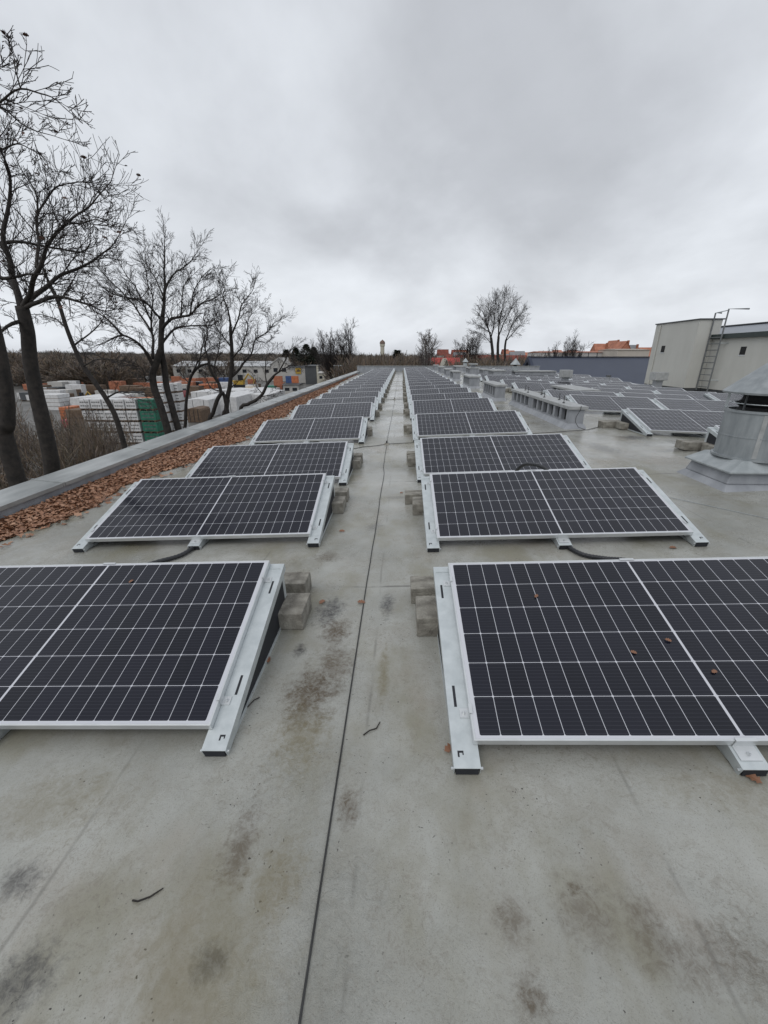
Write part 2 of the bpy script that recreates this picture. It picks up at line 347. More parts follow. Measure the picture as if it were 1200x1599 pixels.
# solar cells ------------------------------------------------------------
def cell_material():
    m = bpy.data.materials.new('solar_cells'); m.use_nodes = True
    n, l = m.node_tree.nodes, m.node_tree.links
    b = n['Principled BSDF']
    t = n.new('ShaderNodeTexCoord'); sx = n.new('ShaderNodeSeparateXYZ'); l.new(t.outputs['UV'], sx.inputs[0])
    U, V = sx.outputs[0], sx.outputs[1]
    def mth(op, a, c=None, d=None):
        x = n.new('ShaderNodeMath'); x.operation = op
        for i, v in enumerate((a, c, d)):
            if v is None: continue
            if isinstance(v, (int, float)): x.inputs[i].default_value = v
            else: l.new(v, x.inputs[i])
        return x.outputs[0]
    pu, pv = 0.0847, 0.1668
    us = mth('SUBTRACT', U, 1.047)
    ua = mth('SUBTRACT', mth('ABSOLUTE', us), 0.0046)
    va = mth('SUBTRACT', V, 0.0195)
    fu = mth('DIVIDE', ua, pu); fv = mth('DIVIDE', va, pv)
    du = mth('MULTIPLY', mth('SUBTRACT', 0.5, mth('ABSOLUTE', mth('SUBTRACT', mth('FRACT', fu), 0.5))), pu)
    dv = mth('MULTIPLY', mth('SUBTRACT', 0.5, mth('ABSOLUTE', mth('SUBTRACT', mth('FRACT', fv), 0.5))), pv)
    w = 0.0012
    g = mth('MAXIMUM', mth('LESS_THAN', du, w), mth('LESS_THAN', dv, w))
    g = mth('MAXIMUM', g, mth('LESS_THAN', mth('ADD', du, dv), 0.0066))
    g = mth('MAXIMUM', g, mth('LESS_THAN', ua, 0.0))
    g = mth('MAXIMUM', g, mth('GREATER_THAN', ua, 12 * pu)); g = mth('MAXIMUM', g, mth('LESS_THAN', va, 0.0)); g = mth('MAXIMUM', g, mth('GREATER_THAN', va, 6 * pv))
    fb = mth('FRACT', mth('MULTIPLY', fv, 10)); bus = mth('LESS_THAN', mth('ABSOLUTE', mth('SUBTRACT', fb, 0.5)), 0.05)
    wn_ = n.new('ShaderNodeTexWhiteNoise'); wn_.noise_dimensions = '3D'
    cb = n.new('ShaderNodeCombineXYZ'); l.new(mth('FLOOR', mth('DIVIDE', us, pu)), cb.inputs[0]); l.new(mth('FLOOR', fv), cb.inputs[1])
    oi = n.new('ShaderNodeObjectInfo'); l.new(oi.outputs['Random'], cb.inputs[2])
    l.new(cb.outputs[0], wn_.inputs[0])
    r = n.new('ShaderNodeValToRGB'); l.new(wn_.outputs[0], r.inputs[0])
    r.color_ramp.elements[0].color = (0.004, 0.005, 0.011, 1); r.color_ramp.elements[1].color = (0.008, 0.009, 0.018, 1)
    def mix(f, a, c):
        x = n.new('ShaderNodeMix'); x.data_type = 'RGBA'; l.new(f, x.inputs[0])
        for i, v in ((6, a), (7, c)):
            if isinstance(v, tuple): x.inputs[i].default_value = (*v, 1)
            else: l.new(v, x.inputs[i])
        return x.outputs[2]
    c = mix(mth('MULTIPLY', bus, 0.5), r.outputs[0], (0.055, 0.058, 0.075))
    c = mix(g, c, (0.56, 0.57, 0.61))
    # thin dust film
    dn = n.new('ShaderNodeTexNoise'); dn.inputs['Scale'].default_value = 3; dn.inputs['Detail'].default_value = 6; l.new(t.outputs['UV'], dn.inputs['Vector'])
    c = mix(mth('MULTIPLY', dn.outputs[0], 0.02), c, (0.30, 0.29, 0.27))
    l.new(c, b.inputs['Base Color'])
    dr = n.new('ShaderNodeTexNoise'); dr.inputs['Scale'].default_value = 130; dr.inputs['Detail'].default_value = 2; l.new(t.outputs['UV'], dr.inputs['Vector'])
    l.new(mth('MULTIPLY_ADD', dr.outputs[0], 0.10, 0.05), b.inputs['Roughness'])
    b.inputs['Specular IOR Level'].default_value = 0.34
    bp = n.new('ShaderNodeBump'); bp.inputs['Strength'].default_value = 0.04; bp.inputs['Distance'].default_value = 0.002
    l.new(dr.outputs[0], bp.inputs['Height']); l.new(bp.outputs[0], b.inputs['Normal'])
    return m
M_cell = cell_material()

def leaf_material(name, cols):
    m = bpy.data.materials.new(name); m.use_nodes = True
    n, l = m.node_tree.nodes, m.node_tree.links; b = n['Principled BSDF']; b.inputs['Roughness'].default_value = 0.55
    g = n.new('ShaderNodeNewGeometry'); r = n.new('ShaderNodeValToRGB'); l.new(g.outputs['Random Per Island'], r.inputs[0])
    r.color_ramp.elements[0].color = (*cols[0], 1); r.color_ramp.elements[1].color = (*cols[-1], 1)
    for i, c in enumerate(cols[1:-1]):
        e_ = r.color_ramp.elements.new((i + 1) / (len(cols) - 1)); e_.color = (*c, 1)
    l.new(r.outputs[0], b.inputs['Base Color'])
    return m
M_leaf = leaf_material('fallen_leaves', [(0.14, 0.065, 0.036), (0.29, 0.14, 0.076), (0.36, 0.19, 0.11), (0.20, 0.092, 0.05), (0.44, 0.26, 0.165), (0.25, 0.115, 0.062)])
M_litter = mat('leaf_mat', (0.10, 0.045, 0.028), 0.8, 0, 0, 25, 0.8, 40, color2=(0.22, 0.095, 0.052))
M_deadleaf = leaf_material('hanging_leaves', [(0.05, 0.025, 0.018), (0.10, 0.045, 0.03)])
M_ever = leaf_material('evergreen_needles', [(0.018, 0.024, 0.017), (0.045, 0.055, 0.038)])
M_wood = leaf_material('bare_wood', [(0.06, 0.050, 0.045), (0.12, 0.096, 0.082), (0.19, 0.135, 0.09), (0.09, 0.082, 0.055)])
M_farwood = leaf_material('distant_bare_wood', [(0.060, 0.056, 0.053), (0.095, 0.085, 0.078), (0.13, 0.11, 0.09)])

# ---------------------------------------------------------------- ground and hills
g = MB(); g.add([(-4000, -300, GZ), (4000, -300, GZ), (4000, 5000, GZ), (-4000, 5000, GZ)], [(0, 1, 2, 3)])
tag(g.build('ground', mat('ground_grass_and_dirt', (0.055, 0.05, 0.035), 0.95, 0, 0, 0.05, color2=(0.11, 0.10, 0.075))), kind='structure')
g = MB(); z = GZ + 0.02
g.add([(-130, 20, z), (-12, 14, z), (-12, 128, z), (-60, 150, z), (-150, 110, z)], [(0, 1, 2, 3, 4)])
tag(g.build('yard', mat('wet_yard_concrete', (0.075, 0.072, 0.066), 0.6, 0, 0, 0.3, color2=(0.15, 0.145, 0.135))), kind='structure')
g = MB(); nx, ny = 120, 24; vs = []
for j in range(ny + 1):
    for i in range(nx + 1):
        x = -1500 + 3000 * i / nx; y = 260 + 1200 * j / ny
        rise = min(1, j / 10); rise = rise * rise * (3 - 2 * rise)
        hgt = 5.5 + 5 * mnoise.noise((x / 230, y / 300, 3.3)) + (4.0 if x < -150 else 0) * min(1, (-150 - x) / 200 if x < -150 else 0)
        vs.append((x, y, GZ - 0.5 + rise * max(1.5, hgt)))
g.add(vs, [(j * (nx + 1) + i, j * (nx + 1) + i + 1, (j + 1) * (nx + 1) + i + 1, (j + 1) * (nx + 1) + i) for j in range(ny) for i in range(nx)])
tag(g.build('hills', mat('winter_hillside', (0.075, 0.066, 0.055), 0.95, 0, 0, 0.012, color2=(0.13, 0.105, 0.07)), smooth=True), kind='structure')
def hill_z(x, y):
    fy = max(0, (y - 260) / 50); rise = min(1, fy / 10); rise = rise * rise * (3 - 2 * rise)
    hgt = 5.5 + 5 * mnoise.noise((x / 230, y / 300, 3.3)) + (4.0 * min(1, (-150 - x) / 200) if x < -150 else 0)
    return max(GZ, GZ - 0.5 + rise * max(1.5, hgt))

# ---------------------------------------------------------------- the flat roof and its edges
g = MB()
xs = [XL - 0.02, 0, XR, 9.0, XE, 15.1]
ys = [-3.0, 0, 5, 10, 22.35, 35, YF]
vs = [(x, y, roof(x)) for y in ys for x in xs]
fs = []
for j in range(len(ys) - 1):
    for i in range(len(xs) - 1):
        if i == 4 and j >= 4: continue
        fs.append((j * 6 + i, j * 6 + i + 1, (j + 1) * 6 + i + 1, (j + 1) * 6 + i))
g.add(vs, fs)
tag(g.build('flat_roof', M_roof), kind='structure')
bw = thing('flat_roof_building', 'low building under the grey felt roof, its outer walls dropping to the yard', 'building')
g = MB(); g.box(XL - 0.32, XE - 0.02, -3.0, YF + 0.2, GZ, -0.42); g.build('wall', M_render, bw)

pw = thing('parapet', 'long low parapet with grey sheet coping beside the fallen leaves', 'parapet', (0, 0, 0))
g = MB(); g.box(XL - 0.30, XL, -3, YF - 0.2, -0.42, 0.0); g.build('wall', M_paint, pw)
g = MB()
yy = -3.0
while yy < YF - 0.2:
    y2 = min(yy + 1.98, YF - 0.2); dz = random.Random(int(yy * 10)).uniform(-.004, .004)
    poly = [(XL + 0.035, yy, -0.035), (XL + 0.035, yy, 0.012 + dz), (XL - 0.37, yy, 0.055 + dz), (XL - 0.37, yy, -0.06), (XL - 0.355, yy, -0.06), (XL - 0.355, yy, 0.0012), (XL + 0.02, yy, 0.002)]
    g.prism(poly[::-1], (0, yy, 0), (0, y2 - 0.006, 0))
    g.box(XL - 0.38, XL + 0.04, y2 - 0.03, y2 + 0.012, 0.0565 + dz, 0.062 + dz, None) if False else None
    g.prism([(XL + 0.04, y2 - .025, -0.03), (XL + 0.04, y2 - .025, 0.020 + dz), (XL - 0.375, y2 - .025, 0.064 + dz), (XL - 0.375, y2 - .025, -0.05)][::-1], (0, 0, 0), (0, 0.03, 0))
    yy += 2.0
g.build('coping', M_coping, pw)
fw = thing('end_parapet', 'grey parapet wall across the far end of the roof', 'parapet')
g = MB(); g.box(XL - 0.30, XE, YF, YF + 0.3, -0.4, 0.50); g.build('wall', M_paint, fw)
g = MB(); g.box(XL - 0.36, XE + .05, YF - 0.05, YF + 0.36, 0.503, 0.545); g.build('coping', M_coping, fw)

ev = thing('eave_trim', 'white metal eave strip along the right edge of the roof', 'eave trim')
g = MB(); yy = 26.1
while yy < YF - .1:
    y2 = min(yy + 1.0, YF - .1)
    g.box(XE - 0.16, XE + 0.12, yy, y2 - 0.03, roof(XE) + 0.055, roof(XE) + 0.085); yy += 1.0
g.build('cover_strip', mat('bright_wet_sheet', (0.6, 0.61, 0.62), 0.3, 0.2, 0.05), ev)
g = MB(); g.box(XE - 0.05, XE + 0.06, 26.1, YF - .1, roof(XE) - 0.3, roof(XE) + 0.05); g.build('fascia', M_walldark, ev)

# ---------------------------------------------------------------- solar panels
TH = 0.272; CT, ST = math.cos(TH), math.sin(TH)
PW, PH = 2.094, 1.038
MT = Matrix(((1, 0, 0, 0), (0, CT, -ST, 0), (0, ST, CT, 0.10), (0, 0, 0, 1)))   # (u,v,n) of the tilted module -> local xyz
def make_panel(mirror):
    t = thing('solar_panel', '', 'solar panel')
    g = MB(); fwid = 0.0085
    g.box(0, PW, 0, fwid, -0.035, 0, MT); g.box(0, PW, PH - fwid, PH, -0.035, 0, MT)
    g.box(0, fwid, fwid, PH - fwid, -0.035, 0, MT); g.box(PW - fwid, PW, fwid, PH - fwid, -0.035, 0, MT)
    g.build('frame', M_frame, t, bevel=0.0012)
    g = MB(); q = [(fwid, fwid), (PW - fwid, fwid), (PW - fwid, PH - fwid), (fwid, PH - fwid)]
    top = [MT @ Vector((u, v, -0.0015)) for u, v in q]; bot = [MT @ Vector((u, v, -0.0065)) for u, v in q]
    g.add(top + bot, [(0, 1, 2, 3), (7, 6, 5, 4)])
    f = g.build('cell_face', M_cell, t)
    uvl = f.data.uv_layers.new(name='UVMap')
    for li, (u, v) in enumerate(q + q[::-1]): uvl.data[li].uv = (u, v)
    for k, (uc, wd) in enumerate(((-0.035, 0.105), (PW / 2, 0.105), (PW + 0.035, 0.105))):
        a, b_ = uc - wd / 2, uc + wd / 2
        v0, v1 = -0.088, PH + 0.005; n1, n0 = -0.037, -0.040
        g = MB()
        g.box(a, b_, v0, v1, n0, n1, MT)                                   # top strip of the sloping channel
        g.box(a, a + 0.003, v0, v1, n0 - 0.045, n0, MT); g.box(b_ - 0.003, b_, v0, v1, n0 - 0.045, n0, MT)
        ybk = (MT @ Vector((0, v1, n0))).y; zbk = (MT @ Vector((0, v1, n0))).z; zfr = (MT @ Vector((0, v0, n0))).z; yfr = (MT @ Vector((0, v0, n0))).y
        g.box(a + 0.006, a + 0.010, yfr + 0.02, ybk, 0.003, 0.02); g.box(b_ - 0.010, b_ - 0.006, yfr + 0.02, ybk, 0.003, 0.02)   # base channel
        g.box(a + 0.006, b_ - 0.006, yfr + 0.02, ybk, 0.0, 0.003)
        g.box(a + 0.012, b_ - 0.012, ybk - 0.05, ybk - 0.046, 0.004, zbk - 0.006)   # rear post
        g.box(a + 0.012, a + 0.016, ybk - 0.046, ybk - 0.008, 0.004, zbk - 0.012); g.box(b_ - 0.016, b_ - 0.012, ybk - 0.046, ybk - 0.008, 0.004, zbk - 0.012)
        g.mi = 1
        # near-black fill paints the shade inside the open triangle, slots and foot mouth
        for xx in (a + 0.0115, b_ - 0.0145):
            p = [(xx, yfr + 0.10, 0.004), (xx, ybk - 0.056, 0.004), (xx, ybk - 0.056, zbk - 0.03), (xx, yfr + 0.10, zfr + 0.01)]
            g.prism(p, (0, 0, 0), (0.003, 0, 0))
        if k != 1:
            us = a + 0.035 if k == 0 else b_ - 0.035
            for vv in (0.13, 0.76): g.box(us - 0.006, us + 0.006, vv + 0.03, vv + 0.13, n1 - 0.001, n1 + 0.0006, MT)
        um = uc + (-.02 if k == 0 else .02 if k == 2 else 0)
        if k != 1:
            g.box(um - 0.012, um + 0.012, -0.030, -0.022, n1 - .001, n1 + 0.0006, MT); g.box(um - 0.012, um - 0.005, -0.046, -0.030, n1 - .001, n1 + 0.0006, MT); g.box(um + 0.007, um + 0.012, -0.038, -0.030, n1 - .001, n1 + 0.0006, MT)
        pf = MT @ Vector((uc, v0, n0))
        g.box(a + 0.008, b_ - 0.008, pf.y + 0.004, pf.y + 0.02, 0.002, pf.z - 0.001)
        rail = g.build('mounting_rail', [M_rail, M_dark], t)
        # clamps with bolts
        spots = []
        if k == 0: spots = [(-0.020, 0.13, 1), (-0.020, 0.90, 1)]
        elif k == 2: spots = [(PW + 0.020, 0.13, -1), (PW + 0.020, 0.90, -1)]
        else: spots = [(PW / 2, -0.022, 0), (PW / 2, PH + 0.0, 2)]
        for (uu, vv, sgn) in spots:
            g = MB()
            if sgn in (1, -1):
                g.box(uu - 0.019, uu + 0.019, vv - 0.02, vv + 0.02, n1 + 0.0008, n1 + 0.005, MT)
                e_ = uu + sgn * 0.017; g.box(min(e_, e_ + sgn * .003), max(e_, e_ + sgn * .003), vv - 0.02, vv + 0.02, n1 + 0.005, 0.0035, MT)
                g.box(min(e_, e_ + sgn * .014), max(e_, e_ + sgn * .014), vv - 0.02, vv + 0.02, 0.0035, 0.006, MT)
            elif sgn == 0:
                g.box(uu - 0.04, uu + 0.04, vv - 0.035, vv + 0.018, n1 + .0008, n1 + 0.004, MT); g.box(uu - 0.04, uu + 0.04, vv + 0.018, vv + 0.0205, n1 + .004, 0.0035, MT); g.box(uu - 0.04, uu + 0.04, vv + 0.018, vv + 0.032, 0.0035, 0.006, MT)
            else:
                g.box(uu - 0.04, uu + 0.04, vv - 0.012, vv + 0.003, 0.001, 0.005, MT)
            c_ = g.build('clamp', M_frame, rail)
            if sgn != 2:
                g = MB(); vb = vv - (0.012 if sgn == 0 else 0); ub = uu - sgn * 0.003
                p0 = MT @ Vector((ub, vb, n1 + .004)); p1 = MT @ Vector((ub, vb, n1 + 0.012))
                g.tube([p0, p1], 0.008, 6); p2 = MT @ Vector((ub, vb, n1 + 0.020)); g.tube([p1, p2], 0.004, 6)
                g.build('bolt', M_steel, rail)
        # foot rivets at both sides
        for xx in (a - 0.004, b_ + 0.004):
            g = MB(); pz = pf.z - 0.012; g.tube([(xx - .006, pf.y + .012, pz), (xx + .006, pf.y + .012, pz)], 0.006, 8)
            g.build('rivet', M_steel, rail)
    return t
proto = make_panel(False); reg(proto)
ROWS = [1.27, 3.28, 5.22, 7.95, 10.85, 12.6, 14.65, 16.6, 18.7, 20.5, 22.5, 24.5, 26.4, 28.4, 30.4, 32.4, 34.3, 36.3, 38.3, 40.3, 42.2, 44.1]
ROWS_R = [1.235, 3.205, 5.24, 7.96] + ROWS[4:]; ROWS_L = [1.30, 3.345, 5.20, 7.94] + ROWS[4:]
XRP, XLP = 0.3176, -0.7876 - PW
used = [False]
def put_panel(x0, y0, label, group, far=False, jit=None):
    if not used[0]:
        o = proto; used[0] = True
    else:
        o = copy_tree(proto, None, ('clamp', 'bolt', 'rivet') if far else ())
    rr = random.Random(int(x0 * 100) * 7 + int(y0 * 100))
    sl = S1 if x0 + PW / 2 < XR else S2
    o.location = (x0 + rr.uniform(-.012, .012), y0, roof(x0) + 0.002 + (0.0 if sl > 0 else 0.0))
    o.rotation_euler = (rr.uniform(-.008, .008), -math.atan(sl) + rr.uniform(-.003, .003), rr.uniform(-.005, .005))
    if abs(o.rotation_euler[0]) > 0: pass
    o['label'] = label; o['group'] = group
    return o
blk_proto = None
def put_block(x0, x1, y0, label, w=0.25, h=0.125, rot=0.0, tint=None):
    global blk_proto
    if blk_proto is None:
        rr = random.Random(4); g = MB(); nx_, ny_, nz_ = 8, 5, 3
        g.box(-0.25, 0.25, -0.125, 0.125, 0, 0.125)
        blk_proto = g.build('concrete_block', M_conc, bevel=0.007); o = blk_proto
    else:
        o = blk_proto.copy(); col.objects.link(o)
    xc = (x0 + x1) / 2
    sl = S1 if xc < XR else S2
    o.location = (xc, y0 + w / 2, roof(xc) + 0.0); o.rotation_euler = (0, -math.atan(sl), rot)
    o.scale = ((x1 - x0) / 0.5, w / 0.25, h / 0.125)
    return tag(o, label, 'concrete block', 'concrete ballast blocks holding down the panels')
GRP_P = 'solar panels in rows on the flat roof'
rb = random.Random(11)
for i, y0 in enumerate(ROWS):
    od = ORD[i]
    last = ' and last' if i == len(ROWS) - 1 else ''
    yR, yL = ROWS_R[i], ROWS_L[i]
    put_panel(XRP, yR, f'{od}{last} solar panel from the front in the column right of the aisle', GRP_P, i > 6)
    put_panel(XLP, yL, f'{od}{last} solar panel from the front in the column left of the aisle', GRP_P, i > 6)
    for side, xa, xb in (('right', 0.115, 0.56), ('left', -1.03, -0.585)):
        for nm, dy in (('nearer', 0.785), ('farther', 1.13)):
            j = rb.uniform(-.025, .025); jy = rb.uniform(-.03, .03)
            if side == 'right': a, b_ = xa + j + (-0.03 if nm == 'farther' else 0), xb
            else: a, b_ = xa, xb + j + (-.03 if nm == 'farther' else 0)
            put_block(a, b_, (yR if side == 'right' else yL) + dy + jy, f'{nm} concrete block at the aisle end of the {od} {side}-hand panel', 0.245 if nm == 'nearer' else .17, rb.uniform(.115, .13), rb.uniform(-.03, .03))
    if i < 9:
        put_block(XRP + PW - 0.2, XRP + PW + rb.uniform(.20, .25), y0 + 0.80, f'concrete block at the outer end of the {od} right-hand panel', 0.22)
        if i > 1: put_block(XLP - rb.uniform(.08, .16), XLP + .3, y0 + 0.80, f'concrete block at the outer end of the {od} left-hand panel', 0.22)

# second field of panels, beyond the row of brick vents
X2A = 4.52; CW = PW + 0.16
G2 = 'solar panels in the far right field'
F2 = [(2, 5.55, (0, 1), 0.25), (3, 7.72, (0, 1), 0), (4, 10.75, (0, 1), 0), (5, 12.65, (0, 1), 0), (6, 14.65, (1, 2), 0), (7, 16.6, (0, 1, 2), 0), (8, 18.7, (0, 1, 2), 0), (9, 20.5, (1, 2), 0),
      (10, 22.5, (0, 1, 2), 0), (11, 24.5, (0, 1, 2), 0), (12, 26.4, (1, 2, 3), 0), (14, 30.6, (2, 3), 0), (16, 34.3, (1, 2, 3), 0), (18, 38.3, (1, 2, 3), 0), (20, 42.2, (1, 2, 3), 0)]
COLN = ['nearest the vents', 'second from the vents', 'third from the vents', 'outermost by the right eave']
for k, (i, y0, cs, sh) in enumerate(F2):
    for c in cs:
        put_panel(X2A + sh + c * CW, y0, f'solar panel of the {ORD[k]} row of the right-hand field, {COLN[c]}', G2, k > 3)
    xa = X2A + sh + cs[0] * CW
    if k < 6:
        put_block(xa - 0.20, xa + 0.30, y0 + 0.62, f'nearer concrete block under the left end of the {ORD[k]} row right of the vents', 0.24)
        put_block(xa - 0.42, xa + 0.10, y0 + 0.90, f'farther concrete block under the left end of the {ORD[k]} row right of the vents', 0.24)
# a lone panel by the foot of the ladder
put_panel(10.6, 14.3, 'lone solar panel standing near the foot of the ladder', G2, True)

# ---------------------------------------------------------------- brick vents (chimneys)
M_stack = M_paint
def chimney(x0, x1, y0, y1, ztop, slots, label, gap=None, slab=0.07, over=0.045):
    t = thing('vent_chimney', label, 'chimney', (0, 0, 0), 'low grey vent chimneys on the roof')
    ztop += 0.045 if y0 > 9 else 0.0
    zb = roof((x0 + x1) / 2) - 0.03; zs = ztop - slab; H = zs - zb
    s0 = zb + H * 0.40; s1 = zs - H * 0.03
    g = MB()
    g.box(x0, x1, y0, y1, zb, s0 - .001)
    g.box(x0 + 0.09, x1, y0, y1, s0 - .001, zs)
    L = y1 - y0; ym = y0 + 0.10; n = slots; pitch = (L - 0.20) / max(1, n + (1 if gap else 0))
    edges = []
    for i in range(n):
        ii = i + (0.8 if gap and i >= gap else 0)
        a = ym + ii * pitch + pitch * 0.14; edges.append((a, a + pitch * 0.70))
    prev = y0
    for a, b_ in edges + [(y1, y1)]:
        g.box(x0, x0 + 0.0905, prev, a, s0, s1); prev = b_
    g.box(x0, x0 + 0.0905, y0, y1, s1, zs)
    g.build('body', M_stack, t)
    for a, b_ in edges:
        g = MB(); g.box(x0 + 0.078, x0 + 0.089, a + .002, b_ - .002, s0 + .002, s1 - .002); g.build('vent_opening', M_darkfill, t)  # dark panel stands in for the shaded inside of the opening
    g = MB(); o_ = over
    g.box(x0 - o_, x1 + o_, y0 - o_, y1 + o_, zs + .001, ztop); g.build('cap_slab', M_slab, t, bevel=0.008)
    g = MB(); f0 = 0.08; hh = 0.10
    g.frustum((x0 - f0, x1 + f0, y0 - f0, y1 + f0), zb + .01, (x0 - .004, x1 + .004, y0 - .004, y1 + .004), zb + hh + .03, caps=False)
    g.build('flashing', M_stack, t)
    return t
c1 = chimney(3.43, 3.73, 8.72, 13.4, 0.600, 10, 'longest and nearest grey vent chimney, ten dark openings and wire holders on top', gap=6)
for i, yy in enumerate((9.3, 10.0, 10.6, 11.3, 12.0, 12.8)):
    g = MB(); xx = 3.50 + (0.15 if i % 2 else 0)
    g.lathe(xx, yy, [(0.03, 0.602), (0.028, 0.615), (0.008, 0.62), (0.006, 0.72), (0.011, 0.725), (0.011, 0.745), (0.002, 0.75)], 8); g.build('wire_holder', M_wire, c1)
chimney(3.12, 3.44, 14.35, 16.5, 0.62, 5, 'second vent chimney from the front, five openings, behind the longest one')
chimney(3.10, 3.56, 19.9, 21.9, 0.64, 5, 'third vent chimney from the front beside the right-hand panel column')
chimney(3.10, 3.52, 26.2, 28.0, 0.64, 3, 'fourth vent chimney from the front beside the right-hand panel column')
chimney(3.12, 3.55, 30.6, 32.4, 0.64, 3, 'fifth vent chimney from the front beside the right-hand panel column')
chimney(3.12, 3.52, 35.8, 37.2, 0.66, 3, 'sixth vent chimney from the front beside the right-hand panel column')
chimney(3.10, 3.50, 41.5, 43.0, 0.68, 2, 'smallest looking vent chimney at the far end of the right-hand panel column')
chimney(5.75, 6.45, 27.4, 29.3, 0.66, 5, 'wide vent chimney in the middle of the far roof with five slots')
chimney(5.62, 5.95, 30.3, 31.9, 0.64, 3, 'narrow vent chimney directly left of the wide five-slot one')
cbx = chimney(5.15, 5.85, 33.2, 35.2, 0.66, 4, 'vent chimney carrying a flat box cap, by the far parapet')
chimney(4.75, 5.65, 38.2, 40.6, 0.66, 5, 'vent chimney in front of the small cone cowl at the far end')
chimney(7.15, 9.6, 27.6, 28.6, 0.62, 2, 'broad vent chimney standing under the cone cowl')
chimney(5.55, 6.25, 13.85, 16.1, 0.50, 5, 'vent chimney with five slots standing among the right field of panels')

def cone_cowl(x, y, zb, s, label, name='vent_cowl'):
    t = thing(name, label, 'roof vent', (0, 0, 0), 'cone topped roof vents')
    g = MB(); g.lathe(x, y, [(0.24 * s, zb), (0.24 * s, zb + 0.30 * s)], 20); g.build('pipe', M_zinc, t, smooth=False)
    g = MB(); g.lathe(x, y, [(0.13 * s, zb + 0.30 * s), (0.13 * s, zb + 0.42 * s)], 16); g.build('neck', M_darkfill, t)
    g = MB(); g.lathe(x, y, [(0.36 * s, zb + 0.40 * s), (0.37 * s, zb + 0.42 * s), (0.02 * s, zb + 0.85 * s), (0.0, zb + .86 * s)], 20); g.build('cone_cap', M_zinc, t)
    return t
p = P(804.5, 575, 28.1); cone_cowl(p.x, 28.1, 0.670, 0.85, 'pointed zinc cone cowl on the broad chimney in front of the blue roof gable')
p = P(727, 568, 39.4); cone_cowl(p.x, 39.4, 0.710, 0.75, 'small pointed cone cowl at the far end before the red roof')
t = thing('box_cap_vent', 'flat box cap on the vent chimney by the far parapet', 'roof vent')
g = MB(); g.box(5.35, 5.65, 33.8, 34.3, 0.710, 0.90); g.build('neck', M_paint, t); g = MB(); g.box(5.2, 5.8, 33.6, 34.5, 0.902, 0.99); g.build('cap', M_slab, t)

def box_vent(px, ptop, pbot, Y, w, hbox, label):
    a = P(px, ptop, Y); t = thing('box_vent', label, 'roof vent', (0, 0, 0), 'box topped roof vents')
    zb = roof(a.x) - 0.02
    g = MB(); g.box(a.x - w * .27, a.x + w * .27, Y - w * .27, Y + w * .27, zb, a.z - hbox); g.build('stem', M_paint, t)
    g = MB(); g.box(a.x - w / 2, a.x + w / 2, Y - w / 2, Y + w / 2, a.z - hbox, a.z); g.build('hood', M_slab, t, bevel=.01)
    g = MB(); g.box(a.x - w * .3, a.x + w * .3, Y - w * .3, Y + w * .3, a.z - hbox * 1.12, a.z - hbox - .001); g.build('collar', M_zinc, t)
    return t
box_vent(885, 577.5, 600, 20.3, 0.46, 0.31, 'square box hood vent rising behind the five-slot chimney, dark roof behind')
v_ = box_vent(1031, 581, 606, 22.4, 0.60, 0.38, 'grey box hood vent close to the beige stair house wall')
t = thing('vent_pipe', 'short thin vent pipe near the right eave', 'pipe'); p = P(951, 586, 25.5)
g = MB(); g.lathe(p.x, 25.5, [(0.11, roof(p.x) - .02), (0.11, p.z - 0.06)], 12); g.build('pipe', M_paint, t)
g = MB(); g.lathe(p.x, 25.5, [(0.14, p.z - 0.06), (0.14, p.z), (0.05, p.z + .02)], 12); g.build('cap', M_walldark, t)

# the big round vent at the right edge
bv = thing('round_roof_vent', 'large round grey roof vent with cone hood on a square base at the right edge', 'roof vent')
cx, cy = 4.06, 4.90
g = MB(); g.frustum((cx - .52, cx + .52, cy - .47, cy + .47), 0.12, (cx - .44, cx + .44, cy - .36, cy + .36), 0.22); g.frustum((cx - .44, cx + .44, cy - .36, cy + .36), 0.2205, (cx - .40, cx + .40, cy - .33, cy + .33), 0.345)
g.build('base', M_paint, bv, bevel=.01)
g = MB(); g.frustum((cx - .46, cx + .46, cy - .385, cy + .385), 0.347, (cx - .46, cx + .46, cy - .385, cy + .385), 0.362); g.frustum((cx - .46, cx + .46, cy - .385, cy + .385), 0.3625, (cx - .30, cx + .30, cy - .30, cy + .30), 0.47)
g.build('base_sheet', M_zinc, bv)
g = MB(); g.lathe(cx, cy, [(0.365, 0.462), (0.365, 0.485), (0.34, 0.487), (0.34, 0.965), (0.352, 0.968), (0.352, 0.992), (0.31, 0.993), (0.31, 0.90)], 48, closed=False)
g.build('drum', M_vent, bv)
g = MB(); g.lathe(cx, cy, [(0.3405, 0.70), (0.344, 0.702), (0.344, 0.715), (0.3405, 0.717)], 48, closed=False); g.build('seam_band', M_vent, bv)
g = MB(); a_ = math.radians(238); g.box(.3385, .3435, -.02, .02, .49, .96, Matrix.Translation((cx, cy, 0)) @ Matrix.Rotation(a_, 4, 'Z')); g.build('seam_strip', M_slab, bv)
g = MB(); g.lathe(cx, cy, [(0.29, 0.93), (0.25, 0.965), (0.22, 1.02), (0.27, 1.055), (0.22, 1.09), (0.20, 1.16), (0.23, 1.20)], 32); g.build('fan_housing', M_darkfill, bv)
for k in range(6):
    a = 2 * math.pi * (k + .35) / 6; dx, dy = math.cos(a), math.sin(a)
    g = MB(); g.box(-0.012, 0.012, -0.004, 0.004, 0, 0.24, Matrix.Translation((cx + dx * .335, cy + dy * .335, 0.985)) @ Matrix.Rotation(a, 4, 'Z')); g.build('bracket', M_walldark if k % 2 else M_rail, bv)
